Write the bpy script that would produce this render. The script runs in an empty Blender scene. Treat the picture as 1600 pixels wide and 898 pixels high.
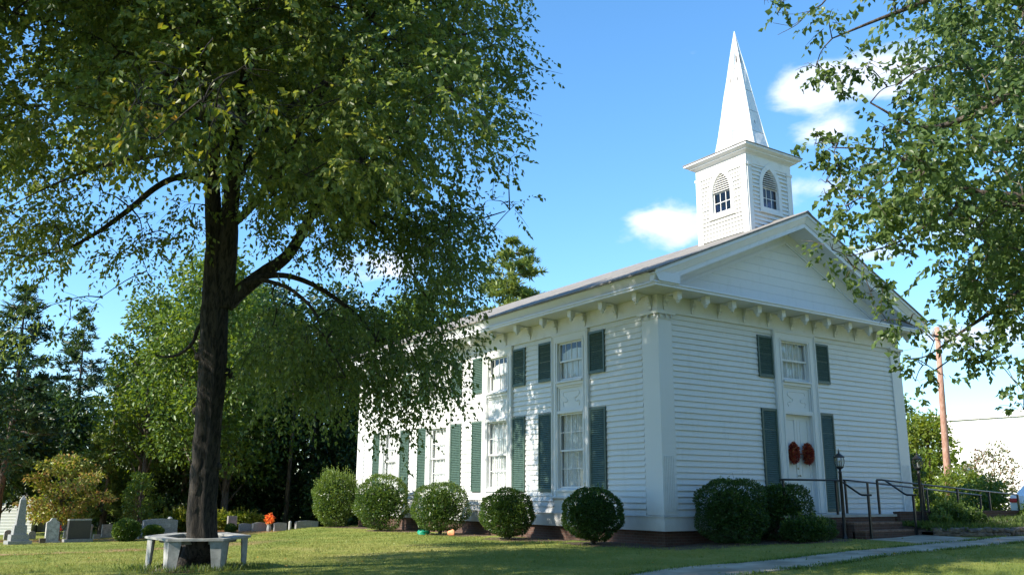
import bpy, bmesh, math, random
import numpy as np
from mathutils import Vector, Matrix

random.seed(3)
RNG = np.random.default_rng(11)
SC = bpy.context.scene
COL = SC.collection
R_ = math.radians

# ------------------------------------------------------------------ camera
cam_d = bpy.data.cameras.new('camera')
cam = bpy.data.objects.new('camera', cam_d)
COL.objects.link(cam)
cam_d.sensor_width = 36.0
cam_d.lens = 1357.65 / 1600 * 36.0
cam_d.clip_start = 0.1
cam_d.clip_end = 3000.0
rx = Vector((0.828375, -0.560141, 0.006023))
ry = Vector((-0.134463, -0.188392, 0.972846))
rz = Vector((-0.543796, -0.806691, -0.231377))
m = Matrix((rx, ry, rz)).transposed().to_4x4()
m.translation = Vector((-16.9987, -17.7898, 1.2408))
cam.matrix_world = m
SC.camera = cam

# ------------------------------------------------------------------ light
SUN_EL = 35.0
SUN_AZ = 274.0            # clockwise from +Y, so the sun stands towards -X
SKY_STRENGTH = 0.15
sd = Vector((math.sin(R_(SUN_AZ)) * math.cos(R_(SUN_EL)), math.cos(R_(SUN_AZ)) * math.cos(R_(SUN_EL)), math.sin(R_(SUN_EL))))
sun_d = bpy.data.lights.new('sun', 'SUN')
sun_d.energy = 5.0
sun_d.angle = R_(0.5)
sun_d.color = (1.0, 0.93, 0.80)
sun = bpy.data.objects.new('sun', sun_d)
COL.objects.link(sun)
sun.rotation_euler = sd.to_track_quat('Z', 'Y').to_euler()
sun.location = (-40, -5, 40)

SC.view_settings.view_transform = 'Standard'
SC.view_settings.look = 'None'
SC.view_settings.gamma = 1.0
SC.view_settings.use_curve_mapping = False
SC.view_settings.exposure = 1.05

world = bpy.data.worlds.new('World')
SC.world = world
world.use_nodes = True
wn, wl = world.node_tree.nodes, world.node_tree.links
bg = wn['Background']
sky = wn.new('ShaderNodeTexSky')
sky.sky_type = 'NISHITA'
sky.sun_disc = False
sky.sun_elevation = R_(SUN_EL)
sky.sun_rotation = R_(SUN_AZ)
sky.air_density = 0.9
sky.dust_density = 0.0
sky.ozone_density = 3.0
hs = wn.new('ShaderNodeHueSaturation')
hs.inputs['Hue'].default_value = 0.495
hs.inputs['Saturation'].default_value = 1.17
hs.inputs['Value'].default_value = 1.0
wl.new(sky.outputs[0], hs.inputs['Color'])
tc = wn.new('ShaderNodeTexCoord')


def wmath(op, a, b=None):
    n = wn.new('ShaderNodeMath')
    n.operation = op
    for i, v in enumerate((a, b)):
        if v is None:
            continue
        if isinstance(v, (int, float)):
            n.inputs[i].default_value = v
        else:
            wl.new(v, n.inputs[i])
    return n.outputs[0]


# clouds: fractal noise on the sky directions, gathered round a few cloud banks
CLOUD_BANKS = [((0.778, 0.465, 0.425), 0.082, 0.56), ((0.735, 0.531, 0.421), 0.045, 0.55), ((0.678, 0.672, 0.296), 0.072, 0.70),
               ((0.762, 0.525, 0.377), 0.042, 0.58), ((0.770, 0.545, 0.325), 0.052, 0.62), ((0.817, 0.52, 0.248), 0.038, 0.55),
               ((0.407, 0.877, 0.255), 0.055, 0.60), ((0.872, 0.478, 0.16), 0.075, 0.45), ((0.84, 0.53, 0.10), 0.05, 0.45), ((0.86, 0.44, 0.27), 0.05, 0.5), ((0.136, 0.987, 0.091), 0.08, 0.5),
               ((0.9, -0.3, 0.3), 0.25, 0.5), ((0.2, -0.8, 0.5), 0.3, 0.5), ((-0.6, 0.5, 0.5), 0.3, 0.5), ((-0.5, -0.7, 0.4), 0.3, 0.45)]
sep = wn.new('ShaderNodeMapping')
sep.inputs['Scale'].default_value = (1.0, 1.0, 2.1)
wl.new(tc.outputs['Generated'], sep.inputs[0])
nz = wn.new('ShaderNodeTexNoise')
nz.inputs['Scale'].default_value = 10.5
nz.inputs['Detail'].default_value = 9.0
nz.inputs['Roughness'].default_value = 0.55
nz.inputs['Distortion'].default_value = 0.25
wl.new(sep.outputs[0], nz.inputs['Vector'])
bank = None
for d, r, a in CLOUD_BANKS:
    dv = Vector(d).normalized()
    dn = wn.new('ShaderNodeVectorMath')
    dn.operation = 'SUBTRACT'
    wl.new(tc.outputs['Generated'], dn.inputs[0])
    dn.inputs[1].default_value = dv
    sc_ = wn.new('ShaderNodeVectorMath')
    sc_.operation = 'MULTIPLY'
    wl.new(dn.outputs[0], sc_.inputs[0])
    sc_.inputs[1].default_value = (0.85 / r, 0.85 / r, 2.5 / r)
    ln = wn.new('ShaderNodeVectorMath')
    ln.operation = 'LENGTH'
    wl.new(sc_.outputs[0], ln.inputs[0])
    e = wmath('MULTIPLY', wmath('POWER', 2.718, wmath('MULTIPLY', wmath('POWER', ln.outputs['Value'], 2.0), -1.0)), a)
    bank = e if bank is None else wmath('ADD', bank, e)
cl = wmath('ADD', nz.outputs['Fac'], wmath('MULTIPLY', bank, 0.62))
mr = wn.new('ShaderNodeMapRange')
mr.interpolation_type = 'SMOOTHSTEP'
mr.inputs['From Min'].default_value = 0.68
mr.inputs['From Max'].default_value = 0.93
wl.new(cl, mr.inputs['Value'])
nz2 = wn.new('ShaderNodeTexNoise')
nz2.inputs['Scale'].default_value = 11.0
nz2.inputs['Detail'].default_value = 5.0
off2 = wn.new('ShaderNodeMapping')
off2.inputs['Location'].default_value = (0.0, 0.0, 0.13)
off2.inputs['Scale'].default_value = (1.0, 1.0, 2.6)
wl.new(tc.outputs['Generated'], off2.inputs[0])
wl.new(off2.outputs[0], nz2.inputs['Vector'])
mixc = wn.new('ShaderNodeMix')
mixc.data_type = 'RGBA'
wl.new(wmath('MULTIPLY', mr.outputs[0], 0.88), mixc.inputs['Factor'])
# the brightest part of the sky, low over the horizon, is held back evenly all round
lum = wn.new('ShaderNodeRGBToBW')
wl.new(hs.outputs[0], lum.inputs[0])
soft = wn.new('ShaderNodeVectorMath')
soft.operation = 'SCALE'
wl.new(hs.outputs[0], soft.inputs[0])
wl.new(wmath('DIVIDE', 1.22, wmath('ADD', wmath('MULTIPLY', lum.outputs[0], 0.085), 1.0)), soft.inputs['Scale'])
wl.new(soft.outputs[0], mixc.inputs['A'])
mixs = wn.new('ShaderNodeMix')
mixs.data_type = 'RGBA'
wl.new(nz2.outputs['Fac'], mixs.inputs['Factor'])
mixs.inputs['A'].default_value = (3.0, 3.4, 4.2, 1)
mixs.inputs['B'].default_value = (4.7, 4.8, 5.1, 1)
wl.new(mixs.outputs['Result'], mixc.inputs['B'])
wl.new(mixc.outputs['Result'], bg.inputs['Color'])
bg.inputs['Strength'].default_value = SKY_STRENGTH

# ------------------------------------------------------------------ helpers


def tag(o, label=None, cat=None, group=None, kind=None):
    if label:
        o['label'] = label
    if cat:
        o['category'] = cat
    if group:
        o['group'] = group
    if kind:
        o['kind'] = kind
    return o


def empty(name, loc=(0, 0, 0), rz_=0.0, label=None, cat=None, group=None, parent=None):
    o = bpy.data.objects.new(name, None)
    o.empty_display_size = 0.2
    COL.objects.link(o)
    o.location = loc
    o.rotation_euler = (0, 0, rz_)
    o.parent = parent
    return tag(o, label, cat, group)


class MB:
    """collects shapes; build() links them as ONE mesh object"""

    def __init__(self):
        self.v = []
        self.f = []

    def poly(self, verts, faces):
        n = len(self.v)
        self.v += [tuple(map(float, p)) for p in verts]
        self.f += [tuple(n + i for i in f) for f in faces]
        return self

    def box(self, x0, x1, y0, y1, z0, z1):
        return self.poly([(x0, y0, z0), (x1, y0, z0), (x1, y1, z0), (x0, y1, z0), (x0, y0, z1), (x1, y0, z1), (x1, y1, z1), (x0, y1, z1)],
                         [(0, 3, 2, 1), (4, 5, 6, 7), (0, 1, 5, 4), (1, 2, 6, 5), (2, 3, 7, 6), (3, 0, 4, 7)])

    def prism(self, a, b):
        """two matching rings of points, skinned and capped"""
        n = len(a)
        return self.poly(list(a) + list(b), [tuple(range(n))[::-1], tuple(range(n, 2 * n))] + [(i, (i + 1) % n, n + (i + 1) % n, n + i) for i in range(n)])

    def lathe(self, prof, c=(0, 0, 0), n=12, axis='z'):
        rings = []
        for r, z in prof:
            for i in range(n):
                a = 2 * math.pi * i / n
                p = (r * math.cos(a), r * math.sin(a), z)
                rings.append((c[0] + p[0], c[1] + p[1], c[2] + p[2]))
        fs = []
        for k in range(len(prof) - 1):
            for i in range(n):
                j = (i + 1) % n
                fs.append((k * n + i, k * n + j, (k + 1) * n + j, (k + 1) * n + i))
        fs.append(tuple(range(n))[::-1])
        fs.append(tuple((len(prof) - 1) * n + i for i in range(n)))
        return self.poly(rings, fs)

    def tube(self, pts, n=6, rad=None, rough=0.0, seed=0):
        rr = random.Random(seed)
        P = [Vector(p[:3]) for p in pts]
        Rr = [rad if rad is not None else p[3] for p in pts]
        up = Vector((0.13, 0.21, 0.97))
        rings = []
        prof = [1 + rough * rr.uniform(-1, 1) for _ in range(n)]
        t0 = (P[1] - P[0]).normalized()
        s = t0.cross(up)
        if s.length < 0.1:
            s = t0.cross(Vector((1, 0, 0)))
        s.normalize()
        for i, p in enumerate(P):
            t = (P[min(i + 1, len(P) - 1)] - P[max(i - 1, 0)]).normalized()
            s = (s - t * s.dot(t)).normalized()
            q = t.cross(s)
            for k in range(n):
                a = 2 * math.pi * k / n
                r = Rr[i] * prof[k] * (1 + rough * 0.5 * rr.uniform(-1, 1))
                rings.append(p + (s * math.cos(a) + q * math.sin(a)) * r)
        fs = []
        for k in range(len(P) - 1):
            for i in range(n):
                j = (i + 1) % n
                fs.append((k * n + i, k * n + j, (k + 1) * n + j, (k + 1) * n + i))
        fs.append(tuple(range(n))[::-1])
        fs.append(tuple((len(P) - 1) * n + i for i in range(n)))
        return self.poly(rings, fs)

    def mesh(self, name, mat, smooth=False):
        me = bpy.data.meshes.new(name)
        me.from_pydata(self.v, [], self.f)
        b = bmesh.new()
        b.from_mesh(me)
        bmesh.ops.recalc_face_normals(b, faces=b.faces)
        b.to_mesh(me)
        b.free()
        if smooth:
            me.polygons.foreach_set('use_smooth', [True] * len(me.polygons))
        me.materials.append(mat)
        return me

    def build(self, name, mat, parent=None, smooth=False, loc=None):
        return link(name, self.mesh(name, mat, smooth), parent, loc)


def link(name, me, parent=None, loc=None):
    o = bpy.data.objects.new(name, me)
    COL.objects.link(o)
    if parent is not None:
        o.parent = parent
    if loc is not None:
        o.location = loc
    return o


def catmull(pts, n=4):
    P = [np.array(p, float) for p in pts]
    P = [2 * P[0] - P[1]] + P + [2 * P[-1] - P[-2]]
    out = []
    for i in range(1, len(P) - 2):
        for k in range(n):
            t = k / n
            a, b, c, d = P[i - 1], P[i], P[i + 1], P[i + 2]
            out.append(tuple(0.5 * (2 * b + (c - a) * t + (2 * a - 5 * b + 4 * c - d) * t * t + (3 * b - a - 3 * c + d) * t ** 3)))
    out.append(tuple(P[-2]))
    return [o[:3] + (max(o[3], 0.003),) if len(o) > 3 else o for o in out]


# ------------------------------------------------------------------ ground height
CP = np.array([(0, 0, -0.12), (-1.4, 1.35, -0.08), (-1.4, 5.5, -0.13), (-1.4, 9.8, -0.15), (-1.4, 14.5, -0.19), (-1.4, 19, -0.17), (-0.6, 21.5, -0.28), (2.5, 22, -0.3), (-17, -17.8, -0.28), (-12.3, 0, -0.16), (-8, -5, -0.14), (-4, -7, -0.05), (2, -6, 0.03), (6, -3.2, 0.08), (9, -2.5, 0.17), (14, -1.6, 0.32), (20, -2, 0.4), (11, -6, 0.05), (18, -8, 0.2), (4, -1, 0.08), (2, -1, 0), (-14, 6, -0.3), (-14, 12, -0.5), (-13, 18, -0.66), (-10, 22, -0.8), (-5, 22, -0.72), (-2, 24, -0.55), (0, 28, -0.7), (-10, 30, -1.1), (-20, 20, -0.8), (-25, 5, -0.3), (-20, 40, -1.5), (5, 45, -1.5), (-30, -10, -0.3), (10, 35, -1), (25, 10, 0.3), (30, 30, 0), (60, 20, 0.5), (60, 60, -1), (-60, 60, -2), (0, 80, -2), (5, 5, -0.1), (5, 15, -0.2), (12, 10, 0.1), (-60, -60, -0.5), (60, -60, 0.5), (200, 200, -2), (-200, 200, -2)], float)


def H(x, y):
    x = np.asarray(x, float)
    y = np.asarray(y, float)
    n = 0
    d = 0
    for a, b, c in CP:
        w = 1 / ((x - a) ** 2 + (y - b) ** 2 + 1.0) ** 1.6
        n = n + w * c
        d = d + w
    return n / d


def hz(x, y):
    return float(H(x, y))


# ------------------------------------------------------------------ materials


class NT:
    def __init__(self, name):
        self.m = bpy.data.materials.new(name)
        self.m.use_nodes = True
        self.n = self.m.node_tree.nodes
        self.l = self.m.node_tree.links
        self.b = self.n['Principled BSDF']

    def node(self, t, **kw):
        x = self.n.new(t)
        for k, v in kw.items():
            setattr(x, k, v)
        return x

    def noise(self, scale, detail=4, rough=0.55, vec=None, dist=0.0):
        x = self.n.new('ShaderNodeTexNoise')
        x.inputs['Scale'].default_value = scale
        x.inputs['Detail'].default_value = detail
        x.inputs['Roughness'].default_value = rough
        x.inputs['Distortion'].default_value = dist
        if vec is not None:
            self.l.new(vec, x.inputs['Vector'])
        return x.outputs['Fac']

    def ramp(self, fac, stops):
        x = self.n.new('ShaderNodeValToRGB')
        els = x.color_ramp.elements
        while len(els) < len(stops):
            els.new(0.5)
        for e, (p, c) in zip(els, stops):
            e.position = p
            e.color = tuple(c) + (1,) if len(c) == 3 else c
        self.l.new(fac, x.inputs['Fac'])
        return x.outputs['Color']

    def mix(self, fac, a, b, mode='MIX'):
        x = self.n.new('ShaderNodeMix')
        x.data_type = 'RGBA'
        x.blend_type = mode
        for s, v in (('Factor', fac), ('A', a), ('B', b)):
            if isinstance(v, (int, float)):
                x.inputs[s].default_value = v
            elif isinstance(v, (tuple, list)):
                x.inputs[s].default_value = tuple(v) + ((1,) if len(v) == 3 else ())
            else:
                self.l.new(v, x.inputs[s])
        return x.outputs['Result']

    def math(self, op, a, b=None):
        x = self.n.new('ShaderNodeMath')
        x.operation = op
        for i, v in enumerate((a, b)):
            if v is None:
                continue
            if isinstance(v, (int, float)):
                x.inputs[i].default_value = v
            else:
                self.l.new(v, x.inputs[i])
        return x.outputs[0]

    def bump(self, h, strength=0.3, dist=0.02):
        x = self.n.new('ShaderNodeBump')
        x.inputs['Strength'].default_value = strength
        x.inputs['Distance'].default_value = dist
        self.l.new(h, x.inputs['Height'])
        self.l.new(x.outputs[0], self.b.inputs['Normal'])

    def pos(self, scale=(1, 1, 1)):
        g = self.n.new('ShaderNodeNewGeometry')
        mp = self.n.new('ShaderNodeMapping')
        mp.inputs['Scale'].default_value = scale
        self.l.new(g.outputs['Position'], mp.inputs[0])
        return mp.outputs[0]

    def color(self, c):
        if isinstance(c, (tuple, list)):
            self.b.inputs['Base Color'].default_value = tuple(c) + (1,)
        else:
            self.l.new(c, self.b.inputs['Base Color'])

    def done(self, rough=0.6, metal=0.0, spec=None):
        self.b.inputs['Roughness'].default_value = rough
        self.b.inputs['Metallic'].default_value = metal
        if spec is not None:
            self.b.inputs['Specular IOR Level'].default_value = spec
        return self.m


def plain(name, c1, c2, scale=6.0, rough=0.6, bump=0.15, metal=0.0, stretch=(1, 1, 1), lo=0.35, hi=0.65, bscale=None, bdist=0.01, spec=None):
    t = NT(name)
    v = t.pos(stretch)
    f = t.noise(scale, 5, 0.6, v)
    t.color(t.ramp(f, [(lo, c1), (hi, c2)]))
    if bump:
        t.bump(t.noise(bscale or scale * 4, 4, 0.6, v), bump, bdist)
    return t.done(rough, metal, spec)


def white_paint(name, base=(0.64, 0.645, 0.64), grime=(0.42, 0.43, 0.38), amount=0.5, streak=(3, 3, 0.7), var=0.06):
    t = NT(name)
    a = t.noise(1.6, 6, 0.65, t.pos(streak))
    b = t.noise(14, 5, 0.7, t.pos((1, 1, 1)))
    f = t.math('MULTIPLY', t.math('ADD', t.math('MULTIPLY', a, 0.7), t.math('MULTIPLY', b, 0.3)), 1.0)
    c = t.ramp(f, [(0.30, base), (0.52, base), (0.80, tuple(x + (y - x) * amount for x, y in zip(base, grime)))])
    oi = t.node('ShaderNodeObjectInfo')
    c = t.mix(t.math('MULTIPLY', oi.outputs['Random'], var * 2.5), c, (0.52, 0.53, 0.52))
    # fine paint flakes
    fl = t.noise(38, 3, 0.7, t.pos((1, 1, 3)))
    c = t.mix(t.math('MULTIPLY', t.math('GREATER_THAN', fl, 0.765 - 0.09 * amount), 0.55 * amount), c, (0.33, 0.31, 0.28))
    # splashed soil along the foot of the walls
    gp = t.node('ShaderNodeNewGeometry')
    sz = t.node('ShaderNodeSeparateXYZ')
    t.l.new(gp.outputs['Position'], sz.inputs[0])
    mrz = t.node('ShaderNodeMapRange')
    mrz.inputs['From Min'].default_value = 1.0
    mrz.inputs['From Max'].default_value = 0.25
    t.l.new(t.math('ADD', sz.outputs['Z'], t.math('MULTIPLY', t.math('SUBTRACT', a, 0.5), 1.6)), mrz.inputs['Value'])
    c = t.mix(t.math('MULTIPLY', mrz.outputs[0], 0.45 * amount + 0.1), c, (0.27, 0.25, 0.20))
    t.color(c)
    t.bump(t.noise(60, 3, 0.6, t.pos((1, 1, 3))), 0.06, 0.003)
    return t.done(0.55)


M = {}
M['paint'] = white_paint('white_clapboard_paint')
M['trim'] = white_paint('white_trim_paint', (0.64, 0.645, 0.64), (0.62, 0.62, 0.58), 0.45, (2, 2, 1), 0.02)
M['eave'] = white_paint('white_eave_paint', (0.66, 0.67, 0.70), (0.44, 0.44, 0.43), 0.7, (2, 2, 2), 0.03)
M['belfry'] = white_paint('flaking_belfry_paint', (0.70, 0.695, 0.67), (0.40, 0.37, 0.31), 0.85, (2, 2, 2), 0.05)
M['spire'] = plain('white_spire_metal', (0.74, 0.74, 0.73), (0.62, 0.63, 0.63), 2.5, 0.42, 0.35, 0.0, (1, 1, 1), bscale=3.0, bdist=0.05)
M['shutter'] = plain('dark_green_shutter_paint', (0.040, 0.076, 0.060), (0.062, 0.108, 0.085), 9, 0.42, 0.1)
M['curtain'] = plain('white_lace_curtain', (0.74, 0.73, 0.70), (0.62, 0.61, 0.58), 5, 0.9, 0.1)
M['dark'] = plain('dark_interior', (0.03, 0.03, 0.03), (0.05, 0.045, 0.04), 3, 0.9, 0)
M['concrete'] = plain('weathered_concrete', (0.30, 0.29, 0.27), (0.42, 0.41, 0.38), 3.5, 0.85, 0.3, bscale=30)
M['walk'] = plain('concrete_walk', (0.20, 0.168, 0.122), (0.40, 0.345, 0.27), 1.1, 0.9, 0.5, bscale=40)
M['bench'] = plain('painted_bench_boards', (0.21, 0.21, 0.20), (0.34, 0.34, 0.325), 7, 0.7, 0.3, stretch=(1, 1, 1), bscale=40)
M['iron'] = plain('black_iron_paint', (0.012, 0.012, 0.013), (0.022, 0.021, 0.02), 20, 0.38, 0.1)
M['brass'] = plain('old_brass', (0.45, 0.40, 0.28), (0.55, 0.5, 0.4), 20, 0.3, 0, 0.8)
M['brick_cap'] = plain('worn_brick_nosing', (0.14, 0.075, 0.05), (0.24, 0.15, 0.11), 9, 0.9, 0.3)  # tread bricks, lighter than the risers below them
M['granite'] = plain('grey_granite', (0.16, 0.165, 0.16), (0.29, 0.29, 0.285), 25, 0.6, 0.15)
M['dark_granite'] = plain('dark_polished_granite', (0.022, 0.022, 0.024), (0.04, 0.04, 0.04), 30, 0.5, 0.05)
M['marble'] = plain('weathered_white_marble', (0.22, 0.22, 0.21), (0.42, 0.42, 0.40), 9, 0.8, 0.25)
M['soil'] = plain('bare_soil_and_mulch', (0.055, 0.035, 0.024), (0.13, 0.082, 0.055), 6, 0.95, 0.8, bscale=30, bdist=0.03)
M['stone'] = plain('field_stone', (0.055, 0.042, 0.032), (0.20, 0.155, 0.115), 4, 0.9, 0.6, bscale=18, bdist=0.02)
M['hose'] = plain('green_garden_hose', (0.01, 0.24, 0.14), (0.02, 0.34, 0.21), 9, 0.35, 0)
M['terracotta'] = plain('terracotta', (0.55, 0.20, 0.09), (0.68, 0.30, 0.15), 9, 0.8, 0.1)
M['pole'] = plain('creosote_pole', (0.30, 0.15, 0.10), (0.50, 0.31, 0.24), 3, 0.85, 0.5, stretch=(6, 6, 0.5), bscale=8, bdist=0.02)
M['white_wall'] = plain('white_metal_wall', (0.78, 0.77, 0.75), (0.84, 0.83, 0.82), 0.6, 0.6, 0.05)
M['car'] = plain('white_car_paint', (0.75, 0.76, 0.77), (0.8, 0.8, 0.8), 5, 0.25, 0)
M['red'] = plain('red_lamp_glass', (0.5, 0.02, 0.02), (0.6, 0.03, 0.02), 5, 0.2, 0)
M['rubber'] = plain('tyre_rubber', (0.02, 0.02, 0.02), (0.03, 0.03, 0.03), 9, 0.8, 0)
M['letter'] = plain('pale_cut_lettering', (0.32, 0.32, 0.31), (0.38, 0.38, 0.36), 20, 0.8, 0)


def make_glass(name, tint=(0.9, 0.93, 0.95), rough=0.02, refl=0.07):
    t = NT(name)
    t.n.remove(t.b)
    tr = t.node('ShaderNodeBsdfTransparent')
    tr.inputs[0].default_value = tint + (1,)
    gl = t.node('ShaderNodeBsdfGlossy')
    gl.inputs['Roughness'].default_value = rough
    fr = t.node('ShaderNodeLayerWeight')
    fr.inputs['Blend'].default_value = 0.5
    bp = t.node('ShaderNodeBump')
    bp.inputs['Strength'].default_value = 0.04
    bp.inputs['Distance'].default_value = 0.02
    t.l.new(t.noise(4, 2, 0.5, t.pos((1, 1, 1))), bp.inputs['Height'])
    t.l.new(bp.outputs[0], gl.inputs['Normal'])
    fac = t.math('ADD', t.math('MULTIPLY', t.math('POWER', fr.outputs['Facing'], 4.0), 0.9), refl)
    mx = t.node('ShaderNodeMixShader')
    t.l.new(fac, mx.inputs[0])
    t.l.new(tr.outputs[0], mx.inputs[1])
    t.l.new(gl.outputs[0], mx.inputs[2])
    t.l.new(mx.outputs[0], t.n['Material Output'].inputs['Surface'])
    return t.m


M['glass'] = make_glass('old_window_glass')
M['belfry_glass'] = make_glass('dusky_belfry_glass', (0.20, 0.20, 0.27), 0.03, 0.05)
M['lamp_glass'] = make_glass('bevelled_lamp_glass', (0.85, 0.87, 0.88), 0.05)


def brick_mat():
    t = NT('old_red_brick')
    g = t.node('ShaderNodeNewGeometry')
    sx = t.node('ShaderNodeSeparateXYZ')
    t.l.new(g.outputs['Position'], sx.inputs[0])
    cx = t.node('ShaderNodeCombineXYZ')
    t.l.new(t.math('ADD', sx.outputs['X'], sx.outputs['Y']), cx.inputs[0])
    t.l.new(sx.outputs['Z'], cx.inputs[1])
    b = t.node('ShaderNodeTexBrick')
    t.l.new(cx.outputs[0], b.inputs['Vector'])
    b.inputs['Scale'].default_value = 1.0
    b.inputs['Brick Width'].default_value = 0.21
    b.inputs['Row Height'].default_value = 0.075
    b.inputs['Mortar Size'].default_value = 0.006
    b.inputs['Color1'].default_value = (0.075, 0.034, 0.024, 1)
    b.inputs['Color2'].default_value = (0.125, 0.055, 0.038, 1)
    b.inputs['Mortar'].default_value = (0.12, 0.10, 0.085, 1)
    f = t.noise(5, 5, 0.6, t.pos())
    t.color(t.mix(t.math('MULTIPLY', f, 0.5), b.outputs['Color'], (0.06, 0.045, 0.035)))
    t.bump(b.outputs['Fac'], -0.4, 0.01)
    return t.done(0.9)


M['brick'] = brick_mat()


def shingle_mat():
    t = NT('asphalt_shingles')
    g = t.node('ShaderNodeNewGeometry')
    sx = t.node('ShaderNodeSeparateXYZ')
    t.l.new(g.outputs['Position'], sx.inputs[0])
    cx = t.node('ShaderNodeCombineXYZ')
    t.l.new(sx.outputs['Y'], cx.inputs[0])
    t.l.new(sx.outputs['X'], cx.inputs[1])
    b = t.node('ShaderNodeTexBrick')
    t.l.new(cx.outputs[0], b.inputs['Vector'])
    b.inputs['Scale'].default_value = 1.0
    b.inputs['Brick Width'].default_value = 0.32
    b.inputs['Row Height'].default_value = 0.14
    b.inputs['Mortar Size'].default_value = 0.006
    b.inputs['Color1'].default_value = (0.17, 0.155, 0.14, 1)
    b.inputs['Color2'].default_value = (0.26, 0.24, 0.215, 1)
    b.inputs['Mortar'].default_value = (0.12, 0.11, 0.1, 1)
    f = t.noise(0.9, 5, 0.6, t.pos())
    t.color(t.mix(t.math('MULTIPLY', f, 0.5), b.outputs['Color'], (0.15, 0.14, 0.125)))
    t.bump(b.outputs['Fac'], -0.5, 0.01)
    return t.done(0.9)


M['shingle'] = shingle_mat()


def leaf_mat(name, stops, trans=0.35, gloss=0.42, patch=None):
    """stops: colours along the per-leaf tint attribute"""
    t = NT(name)
    a = t.node('ShaderNodeAttribute', attribute_name='tint')
    c = t.ramp(a.outputs['Fac'], [(i / (len(stops) - 1), s) for i, s in enumerate(stops)])
    t.color(c)
    t.b.inputs['Roughness'].default_value = gloss
    t.b.inputs['Specular IOR Level'].default_value = 0.4
    tr = t.node('ShaderNodeBsdfTranslucent')
    hsn = t.node('ShaderNodeHueSaturation')
    hsn.inputs['Hue'].default_value = 0.47
    hsn.inputs['Saturation'].default_value = 1.15
    hsn.inputs['Value'].default_value = 2.1
    t.l.new(c, hsn.inputs['Color'])
    t.l.new(hsn.outputs[0], tr.inputs[0])
    mx = t.node('ShaderNodeMixShader')
    mx.inputs[0].default_value = trans
    t.l.new(t.b.outputs[0], mx.inputs[1])
    t.l.new(tr.outputs[0], mx.inputs[2])
    t.l.new(mx.outputs[0], t.n['Material Output'].inputs['Surface'])
    return t.m


M['leaf_main'] = leaf_mat('shade_tree_leaves', [(0.050, 0.085, 0.024), (0.080, 0.128, 0.034), (0.118, 0.165, 0.042), (0.18, 0.21, 0.05), (0.28, 0.25, 0.06)], 0.46)
M['leaf_near'] = leaf_mat('yellowing_leaves', [(0.05, 0.085, 0.018), (0.09, 0.13, 0.025), (0.12, 0.15, 0.028), (0.18, 0.18, 0.03), (0.34, 0.22, 0.05)], 0.4)
M['leaf_right'] = leaf_mat('right_tree_leaves', [(0.042, 0.080, 0.028), (0.075, 0.125, 0.040), (0.110, 0.165, 0.050), (0.17, 0.21, 0.06)], 0.42, 0.4)
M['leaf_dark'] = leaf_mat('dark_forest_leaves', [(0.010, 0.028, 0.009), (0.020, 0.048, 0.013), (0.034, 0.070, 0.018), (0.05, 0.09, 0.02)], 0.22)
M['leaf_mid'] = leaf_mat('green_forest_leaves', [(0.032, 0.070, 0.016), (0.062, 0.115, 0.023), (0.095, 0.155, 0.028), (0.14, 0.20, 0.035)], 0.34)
M['leaf_bright'] = leaf_mat('bright_green_leaves', [(0.055, 0.10, 0.018), (0.10, 0.16, 0.025), (0.15, 0.20, 0.03), (0.2, 0.23, 0.05)], 0.4)
M['leaf_gold'] = leaf_mat('turning_dogwood_leaves', [(0.09, 0.15, 0.03), (0.15, 0.22, 0.04), (0.21, 0.26, 0.05), (0.30, 0.28, 0.08), (0.44, 0.28, 0.13)], 0.35)
M['leaf_red'] = leaf_mat('reddish_shrub_leaves', [(0.07, 0.11, 0.035), (0.11, 0.14, 0.045), (0.17, 0.14, 0.06), (0.26, 0.12, 0.08)], 0.3)
M['needle'] = leaf_mat('pine_needles', [(0.014, 0.036, 0.014), (0.026, 0.056, 0.020), (0.040, 0.078, 0.026), (0.06, 0.1, 0.03)], 0.18)
M['needle_lit'] = leaf_mat('pale_pine_needles', [(0.065, 0.11, 0.03), (0.11, 0.165, 0.04), (0.15, 0.20, 0.05), (0.19, 0.23, 0.06)], 0.25)  # lit copy of the pine needles, sunlight put into the colour
M['box_leaf'] = leaf_mat('holly_shrub_leaves', [(0.018, 0.045, 0.012), (0.036, 0.078, 0.018), (0.065, 0.12, 0.024), (0.13, 0.19, 0.04)], 0.28, 0.3)
M['wreath'] = leaf_mat('autumn_wreath_leaves', [(0.13, 0.018, 0.012), (0.28, 0.04, 0.022), (0.40, 0.09, 0.035), (0.46, 0.22, 0.09)], 0.15, 0.6)
M['flowers'] = leaf_mat('orange_silk_flowers', [(0.55, 0.05, 0.02), (0.75, 0.14, 0.03), (0.85, 0.30, 0.04), (0.9, 0.5, 0.1)], 0.2, 0.6)


def bark_mat(name, c1, c2):
    t = NT(name)
    v = t.pos((9, 9, 1.3))
    f = t.noise(2.2, 8, 0.7, v, 0.4)
    t.color(t.ramp(f, [(0.42, c1), (0.56, c2)]))
    t.bump(f, 1.0, 0.08)
    return t.done(0.95)


M['bark'] = bark_mat('ridged_dark_bark', (0.006, 0.005, 0.004), (0.050, 0.041, 0.033))
M['bark2'] = bark_mat('grey_brown_bark', (0.045, 0.035, 0.028), (0.15, 0.12, 0.095))


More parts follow.
